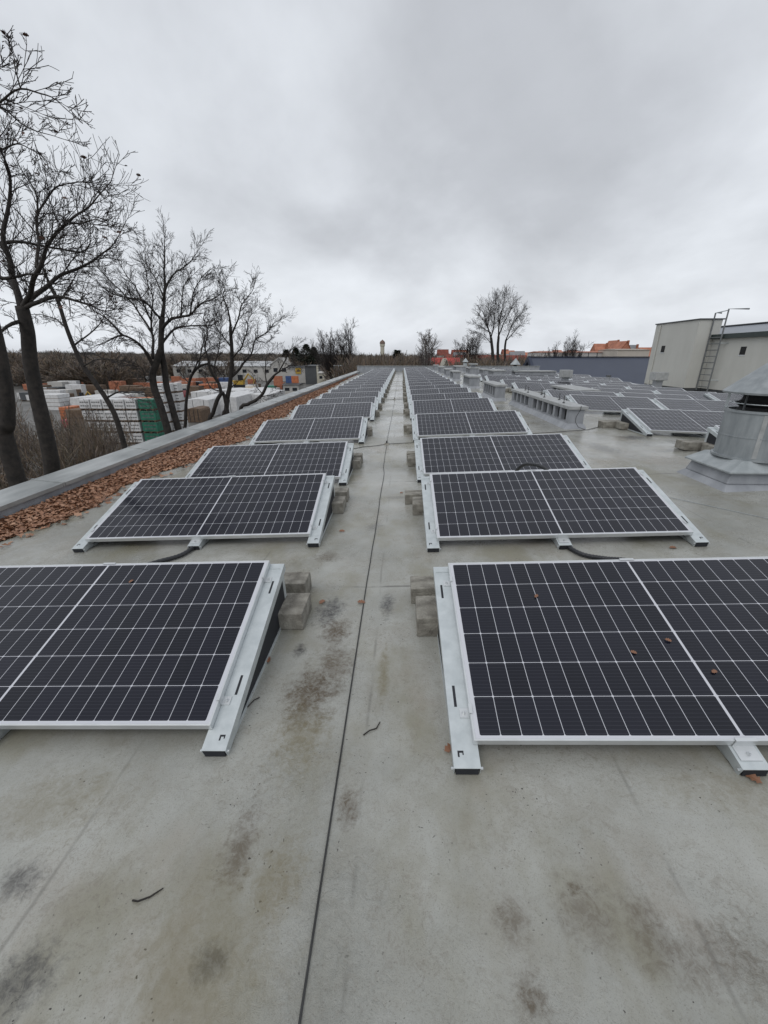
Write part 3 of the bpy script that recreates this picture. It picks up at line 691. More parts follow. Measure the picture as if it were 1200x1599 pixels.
g = MB(); g.lathe(cx, cy, [(0.405, 1.165), (0.41, 1.185), (0.03, 1.54), (0.0, 1.55)], 8 * 6, closed=False); g.lathe(cx, cy, [(0.0, 1.50), (0.40, 1.168)], 48, closed=False)
g.build('cone_hood', M_vent, bv)
g = MB(); g.tube([(cx + .30 * math.cos(a), cy + .30 * math.sin(a), 1.06) for a in [2 * math.pi * i / 24 for i in range(25)]], 0.006, 5); g.build('guard_ring', M_rail, bv)

# ---------------------------------------------------------------- stair house at the right
sh = thing('stair_house', 'beige rendered stair house rising at the right end of the roof', 'building')
X1, X2, YC, YB = 14.3, 15.12, 22.4, 26.05
g = MB(); g.prism([(X1, YC, 0.02), (X1 + 1.06, YC, 0.02), (X1 + 1.06, YC, 3.17), (X1, YC, 3.17)], (0, 0, 0), (0, YB - YC, 0)); g.build('tower_wall', M_render, sh)
g = MB(); g.box(X1 - 0.05, X1 + 1.14, YC - 0.05, YB + .05, 3.172, 3.225); g.build('tower_roof', M_walldark, sh)
g = MB(); g.box(X2, X2 + 5, 6.0, YC - .003, 0.02, 2.30); g.build('wall', M_render, sh)
g = MB(); g.box(X1 - .005, X2 + 1, 5.5, YB, -0.45, 0.018); g.build('plinth', M_walldark, sh) if False else None
g = MB(); g.box(X1 + .02, X1 + .05, YC + .02, YB, -0.45, 0.019); g.box(X1 + .02, X2 + .05, YC + .02, YC + .05, -0.45, 0.019); g.box(X2 + .03, X2 + .06, 6, YC, -0.45, 0.019); g.build('plinth', M_walldark, sh)
g = MB(); g.box(X2 - 0.16, X2 + .10, 6.0, YC - .06, 2.303, 2.50); g.build('gutter', mat('dark_green_gutter', (0.02, 0.032, 0.03), 0.4, 0, 0.2), sh)
g = MB(); g.prism([(X2 + .11, 6.0, 2.47), (X2 + 2.4, 6.0, 3.02), (X2 + 4.9, 6.0, 2.4), (X2 + .11, 6.0, 2.4)], (0, 0, 0), (0, YB - 6, 0)); g.build('metal_roof', mat('blue_grey_sheet', (0.20, 0.22, 0.25), 0.4, 0.1, 0.08, 1), sh)
g = MB(); g.box(X2 + 2.25, X2 + 2.55, 6.0, YB, 3.02, 3.07); g.build('ridge_cap', M_walldark, sh)
p = P(1036, 544.5, 10); 
def on_wall(px, py, X):
    d = ray(px, py); t_ = X / d.x; return Vector((X, d.y * t_, CAM_H + d.z * t_))
for a in (on_wall(1036, 545, X1), on_wall(1161, 547.5, X2)):
    g = MB(); g.box(a.x - .012, a.x + .01, a.y - .16, a.y + .16, a.z - .17, a.z + .17); w = g.build('window', M_darkfill, sh)
    g = MB(); g.box(a.x - .02, a.x + .01, a.y - .20, a.y + .20, a.z - .205, a.z - .172); g.build('window_sill', M_frame, w)
g = MB(); g.tube([(X1 - .04, YB - .5, 0.0), (X1 - .04, YB - .5, 3.1)], 0.035, 8); g.build('downpipe', M_render, sh)
g = MB(); yy = 7.0
for yy in (14.5, 16.2, 18.0, 19.6): g.tube([(X2 + 2.4, yy, 3.07), (X2 + 2.4, yy, 3.22)], 0.012, 5)
g.build('wire_post', M_wire, sh)
M_ladder = mat('weathered_steel', (0.16, 0.17, 0.175), 0.5, 0.2, 0.15)
ld = thing('wall_ladder', 'grey steel ladder fixed to the beige wall, its rails hooked over the top', 'ladder')
xl = X2 - 0.22; ya, yb = 21.55, 22.0
lb = on_wall(1087, 610, xl); ya = on_wall(1105, 610, xl).y; yb = on_wall(1087, 610, xl).y
for yv, tp in ((ya, 3.55), (yb, 3.45)):
    g = MB(); g.tube([(xl, yv, -.08), (xl, yv, tp), (xl + .9, yv, tp)] if yv == ya else [(xl, yv, -.08), (xl, yv, tp), (xl + .28, yv, tp)], 0.034, 6); g.build('side_rail', M_ladder, ld)
zz = 0.12
while zz < 2.4:
    g = MB(); g.tube([(xl, ya, zz), (xl, yb, zz)], 0.021, 6); g.build('rung', M_ladder, ld); zz += 0.28
for zz in (0.45, 2.1):
    for yv in (ya,):
        g = MB(); g.tube([(xl, yv, zz), (X2, yv - .25, zz)], 0.02, 6); g.build('wall_bracket', M_rail, ld)
g = MB(); g.tube([(xl, ya, 3.5), (xl, yb, 3.45)], 0.02, 6); g.build('top_bar', M_rail, ld)

# ---------------------------------------------------------------- wires, conduits, leaves and twigs on the roof
def on_roof(x, y, dz=0.0): return Vector((x, y, roof(x) + dz))
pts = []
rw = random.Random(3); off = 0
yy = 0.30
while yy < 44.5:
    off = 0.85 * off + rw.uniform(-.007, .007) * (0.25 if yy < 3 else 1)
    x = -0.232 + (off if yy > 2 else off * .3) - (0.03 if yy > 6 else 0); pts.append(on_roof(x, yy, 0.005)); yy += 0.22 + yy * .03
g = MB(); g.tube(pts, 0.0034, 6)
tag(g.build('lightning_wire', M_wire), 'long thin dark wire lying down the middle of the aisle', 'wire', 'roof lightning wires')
for k, (wp, lb_) in enumerate([
    ([(-1.0, 7.3), (-.7, 7.55), (-.45, 7.62), (-.26, 7.75), (0.0, 7.78), (.3, 7.8)], 'thin dark wire crossing the aisle in front of the fourth panels'),
    ([(-.62, 16.2), (-.2, 16.3), (.3, 16.25)], 'short thin wire crossing the aisle farther back'),
    ([(2.55, 8.3), (3.0, 8.35), (3.3, 8.42), (3.75, 8.5), (4.2, 8.85), (4.6, 9.3)], 'dark wire running on the roof past the end of the longest vent chimney'),
    ([(2.62, 4.75), (2.9, 4.35), (3.2, 3.95), (3.5, 3.55)], 'thin grey wire on the roof running from the second right panel to the right edge')]):
    g = MB(); rr_ = .003 if k == 3 else .005; g.tube([on_roof(x, y, 0.006) for x, y in wp], rr_, 5); tag(g.build('lightning_wire', M_zinc if k == 3 else M_wire), lb_, 'wire', 'roof lightning wires')
g = MB(); g.tube([(3.62, 8.66, 0.612), (3.61, 8.655, .53), (3.55, 8.655, .40), (3.54, 8.64, .30), (3.60, 8.60, .2), (3.70, 8.50, 0.165)], 0.006, 5)
tag(g.build('lightning_wire', M_wire), 'dark wire hanging down the end face of the longest vent chimney', 'wire', 'roof lightning wires')
for x, y, lb_ in ((-0.26, 7.72, 'small wire holder where two wires cross in the aisle'), (-.25, 16.28, 'small wire holder at the farther wire crossing')):
    t = thing('wire_holder', lb_, 'wire holder', on_roof(x, y))
    g = MB(); g.frustum((-.05, .05, -.05, .05), 0, (-.035, .035, -.035, .035), .03); g.build('foot', M_conc, t)
    g = MB(); g.box(-.012, .012, -.03, .03, .0305, .07); g.build('clip', M_wire, t)
def conduit(pts, label, r=0.02):
    g = MB(); pp = [Vector(p_) for p_ in pts]; out = []; rad = []
    for i in range(len(pp) - 1):
        p0, p1, p2, p3 = pp[max(i - 1, 0)], pp[i], pp[i + 1], pp[min(i + 2, len(pp) - 1)]
        for k in range(14):
            t_ = k / 14
            q = 0.5 * ((2 * p1) + (p2 - p0) * t_ + (2 * p0 - 5 * p1 + 4 * p2 - p3) * t_ * t_ + (3 * p1 - p0 - 3 * p2 + p3) * t_ ** 3)
            out.append(q); rad.append(r * (1.0 if len(out) % 2 else 0.86))
    g.tube(out, rad, 10)
    tag(g.build('cable_conduit', M_cable), label, 'cable', 'black cable conduits between panels')
conduit([on_roof(1.40, 3.5, .02), on_roof(1.38, 3.25, .022), on_roof(1.44, 3.02, .022), on_roof(1.58, 2.93, .022), on_roof(1.68, 2.82, .06), on_roof(1.70, 2.55, .16), on_roof(1.70, 2.25, .24)], 'black ribbed conduit snaking between the first and second right-hand panels')
conduit([on_roof(-1.84, 3.4, .03), on_roof(-1.88, 3.15, .022), on_roof(-2.05, 3.00, .022), on_roof(-2.25, 2.80, .022), on_roof(-2.3, 2.5, .10), on_roof(-2.3, 2.25, .2)], 'black conduit between the first and second left-hand panels')
conduit([on_roof(1.37, 5.3, .07), on_roof(1.39, 5.1, .06), on_roof(1.42, 4.75, .30), on_roof(1.46, 4.45, .385), on_roof(1.55, 4.32, .36), on_roof(1.62, 4.2, .25)], 'black conduit looping over the back edge of the second right-hand panel')
conduit([on_roof(-1.78, 5.3, .07), on_roof(-1.72, 5.0, .15), on_roof(-1.65, 4.5, .375), on_roof(-1.58, 4.36, .36), on_roof(-1.5, 4.2, .22)], 'black conduit looping over the back edge of the second left-hand panel')

t = thing('roof_plug', 'small round grey plug on the roof behind the first left-hand panel', 'roof plug', on_roof(-0.93, 2.72))
g = MB(); g.lathe(0, 0, [(.055, 0), (.055, .012), (.04, .02)], 20); g.build('plate', M_slab, t); g = MB(); g.lathe(0, 0, [(.022, .0205), (.02, .035), (.008, .038)], 14); g.build('cap', M_zinc, t)
def oak_leaf(g, M, s):
    # a small lobed, curled oak leaf
    half = [(0.0, 0.02), (0.12, 0.10), (0.22, 0.30), (0.34, 0.16), (0.50, 0.36), (0.62, 0.18), (0.78, 0.28), (0.90, 0.12), (1.0, 0.0)]
    vs = []; fs = []
    for i, (a, w) in enumerate(half):
        zc_ = 0.18 * math.sin(a * 3.0)
        for sgn in (-1, 0, 1):
            vs.append(M @ Vector((s * (a - .5), s * w * sgn, s * (0.45 * zc_ + (0.2 * w if sgn else 0)))))
    for i in range(len(half) - 1):
        b = i * 3; fs += [(b, b + 1, b + 4, b + 3), (b + 1, b + 2, b + 5, b + 4)]
    g.add(vs, fs)
rl = random.Random(21)
leaf_spots = [(-0.52, 2.40, 'dried leaf on the dark stain left of the aisle wire'), (-0.25, 2.39, 'orange leaf lying against the aisle wire'), (-0.72, 1.83, 'reddish leaf beside the first left panel rail, farther one'),
              (-0.73, 1.58, 'reddish leaf beside the first left panel rail, nearer one'), (0.225, 1.28, 'curled brown leaf at the foot of the first right panel rail'), (2.62, 3.55, 'small brown leaf beside the wire right of the second panel'),
              (2.22, 3.12, 'orange leaf under the right rail of the second right panel'), (0.02, 4.75, 'small dark leaf on the aisle near the third panels'), (-0.55, 3.62, 'small dark leaf near the second left block'), (1.35, 1.16, 'brown leaf in front of the first right panel')]
for x, y, lb_ in leaf_spots:
    g = MB(); M = Matrix.Rotation(rl.uniform(0, 6.28), 4, 'Z') @ Matrix.Rotation(rl.uniform(-.3, .3), 4, 'X'); oak_leaf(g, M, rl.uniform(.045, .06))
    o = g.build('fallen_leaf', M_leaf); o.location = on_roof(x, y, .006); tag(o, lb_, 'leaf', 'single fallen leaves')
def on_panel(px, py, x0, y0):
    # where that sight line meets the face of the panel whose front left corner is at x0, y0
    A = Vector((x0, y0, roof(x0) + 0.10)); nrm = Vector((-S1, -ST, CT)).normalized(); d = ray(px, py)
    t_ = (A - Vector((0, 0, CAM_H))).dot(nrm) / d.dot(nrm); return Vector((0, 0, CAM_H)) + d * t_ + nrm * 0.001
for px, py, lb_ in ((838, 931, 'small orange leaf high on the first right-hand panel'), (1044, 1000, 'orange leaf near the middle line of the first right-hand panel'), (990, 1019, 'narrow brown leaf low left of the middle line on the first right panel'), (1116, 1049, 'leaf right of the middle line low on the first right-hand panel')):
    g = MB(); oak_leaf(g, Matrix.Rotation(rl.uniform(0, 6.28), 4, 'Z'), 0.03); o = g.build('fallen_leaf', M_leaf); o.location = on_panel(px, py, XRP, ROWS_R[0]); o.rotation_euler = (TH, 0, 0); tag(o, lb_, 'leaf', 'single fallen leaves')
o = None
g = MB(); oak_leaf(g, Matrix.Rotation(1.0, 4, 'Z'), 0.03); o = g.build('fallen_leaf', M_leaf); o.location = on_panel(205, 908, XLP, ROWS_L[0]); o.rotation_euler = (TH, 0, 0); tag(o, 'small leaf at the back of the first left-hand panel', 'leaf', 'single fallen leaves')
for pts, lb_ in (([(-0.145, 1.345), (-0.12, 1.365), (-0.09, 1.38), (-0.075, 1.415)], 'thin curved twig on the aisle right of the wire'), ([(-0.815, 0.742), (-0.795, 0.738), (-0.765, 0.752), (-0.735, 0.775)], 'dark bent twig on the bare roof at lower left'),
                 ([(-0.72, 1.50), (-0.70, 1.54), (-0.68, 1.56)], 'short twig beside the first left panel rail'), ([(-3.05, 8.7), (-3.2, 9.2), (-3.28, 9.7), (-3.2, 10.1)], 'long forked twig at the edge of the leaf litter')):
    g = MB(); k = 2.2 if 'long' in lb_ else .68; g.tube([on_roof(x, y, .006 * k + (0.004 if i == 1 else 0)) for i, (x, y) in enumerate(pts)], [0.0045 * k, .004 * k, .004 * k, .003 * k][:len(pts)], 6)
    tag(g.build('twig', M_bark), lb_, 'twig', 'twigs on the roof')

# leaf litter along the gutter
def litter_edge(y):
    base = -3.75 if y < 4 else (-3.75 + (y - 4) * .13 if y < 7.5 else (-3.3 - (y - 7.5) * .06 if y < 14 else -3.68 - (y - 14) * .035))
    return min(-3.3, base - 0.10 - (0.06 if y < 6 else max(-.12, .06 - (y - 6) * .05)) + 0.26 * mnoise.noise((0, y * .9, 1.7)) + 0.16 * mnoise.noise((0, y * 2.7, 5.1)))
g = MB(); vs = []; fs = []; ny_ = 260; nx_ = 7
for j in range(ny_ + 1):
    y = -1 + 44 * j / ny_; ee = max(litter_edge(y) - .10, XL + .12)
    for i in range(nx_ + 1):
        x = XL + .002 + (ee - XL) * i / nx_
        h_ = 0.055 * (1 - (i / nx_) ** 2) + 0.018 * mnoise.noise((x * 5, y * 5, 0)); vs.append((x, y, roof(x) + (h_ if 0 < i < nx_ else (0.05 if i == 0 else -.01))))
for j in range(ny_):
    for i in range(nx_):
        b = j * (nx_ + 1) + i; fs.append((b, b + 1, b + nx_ + 2, b + nx_ + 1))
g.add(vs, fs); g.mi = 1
rl = random.Random(5)
HALF = [(0.0, 0.02), (0.2, 0.13), (0.34, 0.33), (0.48, 0.17), (0.66, 0.36), (0.8, 0.15), (1.0, 0.03)]
def litter_leaf(x, y, s, lift, near):
    a = rl.uniform(0, 6.283); c, s_ = math.cos(a), math.sin(a); tl = rl.gauss(0, .22); tv = rl.gauss(0, .30)
    z0 = roof(x) + lift + s * rl.uniform(0.02, .3); cu = rl.uniform(-.2, .9); bend = rl.uniform(-.5, .6); wid = rl.uniform(.75, 1.2)
    vs = []
    for t_, w in (HALF if near else HALF[::2]):
        u = (t_ - .5) * s; zc_ = bend * s * (t_ - .5) ** 2 * 1.6
        for sg in (-1, 0, 1):
            v = w * s * sg * wid; h_ = zc_ + cu * abs(v) * .7
            vs.append((x + u * c - v * s_, y + u * s_ + v * c, max(roof(x) + .001, z0 + h_ + u * tl + v * tv)))
    n_ = len(vs) // 3
    g.add(vs, [q for i in range(n_ - 1) for q in ((i * 3, i * 3 + 1, i * 3 + 4, i * 3 + 3), (i * 3 + 1, i * 3 + 2, i * 3 + 5, i * 3 + 4))])
def lift_at(x, y):
    ee = max(litter_edge(y) - .10, XL + .12); f_ = (x - XL) / max(.1, ee - XL)
    return 0.055 * (1 - f_ ** 2) if f_ < 1 else 0.0
for k in range(82000):
    y = -0.5 + 43 * rl.random() ** 1.5; ee = litter_edge(y)
    x = XL + .03 + (ee - XL) * (1 - rl.random() ** 1.3) * 1.0
    litter_leaf(x, y, rl.uniform(.026, .06), lift_at(x, y) * rl.uniform(.7, 1.2), False)
for k in range(420):
    y = 2 + 26 * rl.random() ** 1.5; x = litter_edge(y) + abs(rl.gauss(0, .16)); litter_leaf(min(x, XLP - .12), y, rl.uniform(.055, .11), 0.0, True)
tag(g.build('leaf_litter', [M_litter, M_leaf]), kind='stuff', label='drift of brown fallen oak leaves along the left parapet', cat='leaf litter')

# ---------------------------------------------------------------- trees
def rot_about(v, axis, ang): return Matrix.Rotation(ang, 3, axis) @ v
def grow(g, rnd, start, d, L, r, lev, maxlev, rmin, sag=0.0, up=0.12, kink=0.32, nch=(5, 6, 4), leaves=None, sides=(6, 5, 4, 3, 3)):
    n = max(3, min(7, int(L / 0.2))) if lev < maxlev else 3
    p = Vector(start); d = Vector(d).normalized(); pts = [p.copy()]; dirs = [d.copy()]
    for i in range(n):
        ax = Vector((rnd.gauss(0, 1), rnd.gauss(0, 1), rnd.gauss(0, 1)))
        if ax.length < 1e-3: ax = Vector((1, 0, 0))
        d = rot_about(d, ax.normalized(), rnd.gauss(0, kink)); d.z += up - sag; d.normalize()
        p = p + d * (L / n); pts.append(p.copy()); dirs.append(d.copy())
    rad = [max(rmin, r * (1 - 0.8 * i / n)) for i in range(n + 1)]
    g.tube(pts, rad, sides[min(lev, len(sides) - 1)], cap=False)
    if leaves is not None and lev >= maxlev - 1 and rnd.random() < leaves[1]:
        leaves[0].append(pts[-1])
    if lev >= maxlev: return
    k = nch[min(lev, len(nch) - 1)]
    for j in range(k):
        t_ = 0.18 + 0.82 * (j + rnd.random()) / k; i = min(n - 1, int(t_ * n)); f_ = t_ * n - i
        q = pts[i].lerp(pts[i + 1], min(1, max(0, f_))); dd = dirs[i + 1]
        ax = dd.orthogonal().normalized(); ax = rot_about(ax, dd, rnd.uniform(0, 6.283))
        cd = rot_about(dd, ax, rnd.uniform(.35, .85))
        grow(g, rnd, q, cd, L * rnd.uniform(.32, .78) * (1.15 - .45 * t_), max(rmin, rad[i] * .5), lev + 1, maxlev, rmin, sag, up, kink, nch, leaves, sides)
def smooth_line(pts, k=4):
    out = []
    for i in range(len(pts) - 1):
        p0, p1, p2, p3 = pts[max(i - 1, 0)], pts[i], pts[i + 1], pts[min(i + 2, len(pts) - 1)]
        for j in range(k):
            t_ = j / k; out.append(0.5 * ((2 * p1) + (p2 - p0) * t_ + (2 * p0 - 5 * p1 + 4 * p2 - p3) * t_ * t_ + (3 * p1 - p0 - 3 * p2 + p3) * t_ ** 3))
    out.append(pts[-1]); return out
def traced_tree(name, label, Y, trunks, limbs, seed, twig=0.0039, leafy=0.0, dens=1.0, bark=None, twl=1.0, group='bare trees beyond the left parapet', lmax=2.1):
    """trunks and limbs: (list of (px, py, depth offset), r0, r1); trunks run on down to the yard"""
    rnd = random.Random(seed); bark = bark or M_bark
    base = P(trunks[0][0][0][0], trunks[0][0][0][1], Y)
    t = thing(name, label, 'tree', (base.x, Y, GZ), group)
    inv = Vector((base.x, Y, GZ))
    gt, gc = MB(), MB(); lv = []
    for pts, r0, r1 in trunks:
        q = [P(a, b, Y + c) - inv for a, b, c in pts]
        if q[0].z > 0.3:
            dd = (q[0] - q[1]); dd.z = min(dd.z, -.01); foot = q[0] + Vector((dd.x, dd.y, dd.z)) * 0.4; foot.z = min(foot.z, q[0].z - .3)
            lo = [Vector((foot.x, foot.y, -0.1))]
            q = lo + q
        q = smooth_line(q, 4); n = len(q)
        q = [v + Vector((mnoise.noise(v * 1.3), mnoise.noise(v * 1.3 + Vector((7, 0, 0))), 0)) * .03 for v in q]
        k_ = .74 if 10 < Y < 60 else 1.0; rr = [k_ * (r0 + (r1 - r0) * (i / (n - 1)) ** .8) for i in range(n)]; rr[0] *= 1.4
        gt.tube(q, rr, 9, cap=True)
    for pts, r0, r1 in limbs:
        q = smooth_line([P(a, b, Y + c) - inv for a, b, c in pts], 4); n = len(q)
        q = [v + Vector((mnoise.noise(v * 2.1), mnoise.noise(v * 2.1 + Vector((9, 0, 0))), mnoise.noise(v * 2.1 + Vector((0, 9, 0))))) * .045 * (i > 0) for i, v in enumerate(q)]
        rr = [(r0 + (r1 * .7 - r0) * (i / (n - 1)) ** .75) * (.72 if Y < 60 else .82) for i in range(n)]
        gt.tube(q, rr, 6, cap=True)
        Ltot = sum((q[i + 1] - q[i]).length for i in range(n - 1))
        nb = max(4, int(Ltot * 5.5 * dens))
        for j in range(nb):
            t_ = 0.12 + 0.88 * (j + rnd.random()) / nb; i = min(n - 2, int(t_ * (n - 1)))
            dd = (q[i + 1] - q[i]).normalized(); ax = rot_about(dd.orthogonal().normalized(), dd, rnd.uniform(0, 6.283))
            cd = rot_about(dd, ax, rnd.uniform(.35, 1.05))
            L = min(lmax, 0.46 * Ltot + .35) * rnd.uniform(.4, 1.0) * (1.1 - .45 * t_) * twl
            grow(gc, rnd, q[i], cd, L, min(rr[i] * .5, .012), 1, 3, twig, nch=(5, 5, 3), leaves=(lv, leafy), kink=.17, up=.04)
        grow(gc, rnd, q[-1], q[-1] - q[-2], min(1.3, .3 * Ltot + .2) * twl, r1 * .7, 1, 3, twig, nch=(5, 6, 3), leaves=(lv, leafy), kink=.17, up=.04)
    gt.build('trunk', bark, t, smooth=True); gc.build('crown', M_twig, t)
    if lv:
        g = MB()
        for p_ in lv:
            M = Matrix.Translation(p_) @ Matrix.Rotation(rnd.uniform(0, 6.28), 4, 'Z') @ Matrix.Rotation(rnd.uniform(-1.5, 1.5), 4, 'X'); oak_leaf(g, M, rnd.uniform(.06, .10))
        tag(g.build('leaf', M_deadleaf, t), kind='stuff')
    return t
c0 = 0
traced_tree('oak_tree', 'bare oak at the left frame edge, leaning trunk and drooping outer branches', 7.6,
    [([(17, 718, 0), (12, 660, 0), (4, 575, 0), (-22, 470, 0), (-55, 330, 0), (-75, 200, 0)], .17, .08)],
    [([(-60, 240, 0), (-25, 175, -.2), (0, 157, -.3), (33, 140, -.3), (70, 146, -.4), (97, 165, -.5)], .035, .010),
     ([(-55, 230, 0), (-20, 172, .2), (0, 167, .3), (30, 190, .4), (58, 203, .5), (92, 216, .6)], .03, .008),
     ([(33, 140, -.3), (29, 115, -.3), (26, 95, -.2), (20, 78, -.2)], .015, .007),
     ([(-40, 260, 0), (-15, 225, .3), (5, 205, .4), (15, 190, .4)], .02, .008), ([(-60, 200, 0), (-30, 130, .3), (-8, 110, .3), (5, 95, .4)], .02, .008)], 1, leafy=.012, dens=.9, twl=.5)
traced_tree('oak_tree', 'big bare oak with a thick dark trunk forking at horizon height near the left edge', 9.2,
    [([(90, 790, 0), (80, 714, 0), (66, 650, 0), (55, 610, 0), (46, 550, 0), (42, 515, 0), (34, 478, 0)], .185, .12)],
    [([(34, 482, 0), (24, 440, .1), (15, 408, .2), (4, 375, .2), (12, 335, .3), (15, 300, .3), (13, 265, .2), (0, 232, .1)], .10, .03),
     ([(15, 408, .2), (-5, 370, .5), (-25, 320, .8)], .06, .02),
     ([(36, 480, 0), (44, 463, -.1), (60, 425, -.4), (72, 385, -.5), (104, 346, -.6), (136, 324, -.6), (160, 300, -.6)], .09, .015),
     ([(60, 425, -.4), (61, 380, .2), (60, 334, .4), (84, 295, .6), (121, 285, .7), (158, 288, .8)], .05, .010),
     ([(4, 379, .2), (37, 379, .3), (81, 386, .4), (126, 391, .5), (140, 372, .5), (136, 350, .5)], .05, .010),
     ([(40, 475, 0), (70, 448, .2), (95, 430, .3), (139, 412, .4), (165, 394, .5), (190, 360, .5)], .08, .012),
     ([(36, 482, 0), (20, 445, .3), (0, 430, .5), (-30, 405, .8)], .06, .02), ([(0, 434, -.4), (30, 432, -.4), (60, 429, -.4)], .05, .03),
     ([(34, 484, 0), (70, 466, -.2), (110, 467, -.3), (140, 476, -.3), (165, 487, -.3), (190, 482, -.3)], .07, .010),
     ([(34, 500, 0), (10, 510, -.4), (-20, 540, -.6)], .07, .03), ([(60, 334, .4), (55, 300, .5), (35, 265, .6), (20, 235, .6)], .03, .008),
     ([(104, 346, -.6), (125, 350, -.8), (150, 345, -.9), (175, 352, -1)], .03, .008), ([(0, 232, .1), (25, 222, 0), (50, 235, 0), (85, 260, 0)], .025, .008)], 2, leafy=.012, dens=1.6, twl=.6)
traced_tree('oak_tree', 'thin bare tree leaning to the left between the big oak and the twin-stemmed oak', 12.2,
    [([(203, 730, 0), (193, 692, 0), (182, 655, 0), (166, 622, 0), (148, 598, 0), (130, 572, 0), (115, 540, 0), (104, 512, 0), (91, 473, 0), (76, 440, 0)], .125, .06)],
    [([(166, 622, 0), (185, 613, -.2), (212, 613, -.4), (235, 619, -.5)], .04, .015), ([(104, 512, 0), (90, 500, .3), (70, 492, .6), (45, 490, .8)], .04, .012), ([(76, 440, 0), (62, 405, .1), (55, 375, .2)], .05, .015),
     ([(115, 540, 0), (140, 520, .3), (160, 500, .4), (170, 470, .5)], .04, .01), ([(130, 572, 0), (150, 560, -.4), (175, 562, -.6), (200, 575, -.8)], .03, .01), ([(91, 473, 0), (110, 445, .4), (125, 415, .5)], .04, .01)], 3, dens=1.0, twl=.7)
traced_tree('oak_tree', 'tallest bare oak with twin stems crossing and a broad fan of limbs', 15.4,
    [([(268, 700, 0), (261, 668, 0), (251, 635, 0), (241, 605, 0), (238, 583, 0), (244, 568, 0), (252, 545, 0)], .20, .15),
     ([(286, 700, .3), (277, 662, .3), (268, 630, .3), (260, 600, .3), (256, 570, .2), (252, 545, 0), (252, 520, 0), (254, 495, 0)], .19, .12)],
    [([(254, 495, 0), (256, 465, 0), (258, 430, .1), (257, 395, .1), (256, 365, .1)], .10, .015),
     ([(254, 470, 0), (262, 440, -.2), (282, 420, -.4), (300, 405, -.5), (314, 385, -.6)], .06, .010),
     ([(252, 515, 0), (264, 500, -.3), (282, 494, -.6), (297, 491, -.8), (312, 475, -1), (340, 462, -1.2), (350, 447, -1.2)], .09, .012),
     ([(254, 535, 0), (268, 518, .3), (285, 510, .6), (310, 508, .8), (335, 505, 1), (352, 487, 1.2)], .07, .010),
     ([(240, 572, 0), (228, 550, -.2), (211, 533, -.4), (190, 523, -.6), (165, 535, -.8), (140, 545, -1)], .10, .012),
     ([(190, 523, -.6), (170, 500, -.6), (140, 480, -.6), (118, 455, -.6)], .06, .01),
     ([(240, 560, 0), (238, 530, .3), (236, 500, .5), (238, 465, .7), (230, 440, .8), (225, 415, .8)], .08, .012),
     ([(238, 520, .3), (215, 485, .4), (190, 455, .5), (165, 432, .6), (150, 410, .6)], .06, .01), ([(236, 500, .5), (215, 455, .4), (195, 425, .4), (180, 395, .4)], .05, .01),
     ([(256, 465, 0), (240, 430, .4), (228, 410, .5), (226, 385, .6)], .04, .01), ([(252, 500, 0), (225, 470, -.5), (200, 465, -.8), (170, 455, -1), (150, 440, -1.2)], .06, .01),
     ([(297, 491, -.8), (300, 465, -1), (310, 440, -1.1), (330, 420, -1.2), (340, 430, -1.3)], .04, .01), ([(282, 494, -.6), (285, 465, -.8), (290, 440, -.9), (305, 425, -.9)], .04, .01),
     ([(240, 590, 0), (228, 592, -.2), (222, 575, -.4), (205, 565, -.6), (180, 562, -.8)], .05, .01), ([(270, 517, .3), (275, 530, .5), (290, 545, .6), (305, 560, .7)], .03, .008)], 4, dens=2.1, twl=.54)
traced_tree('oak_tree', 'slim bare tree arching to the right between the twin-stemmed oak and the yard view', 17.5,
    [([(290, 690, 0), (290, 660, 0), (292, 625, 0), (297, 592, 0), (310, 573, 0), (324, 568, 0)], .115, .06)],
    [([(324, 568, 0), (335, 572, .2), (345, 583, .3)], .05, .012), ([(310, 573, 0), (316, 545, .3), (321, 520, .5), (330, 500, .6)], .06, .01), ([(300, 585, 0), (312, 560, -.4), (325, 545, -.6), (345, 535, -.8)], .05, .01), ([(296, 600, 0), (280, 580, .3), (270, 560, .5)], .03, .01)], 5, dens=1.5, twl=.55)
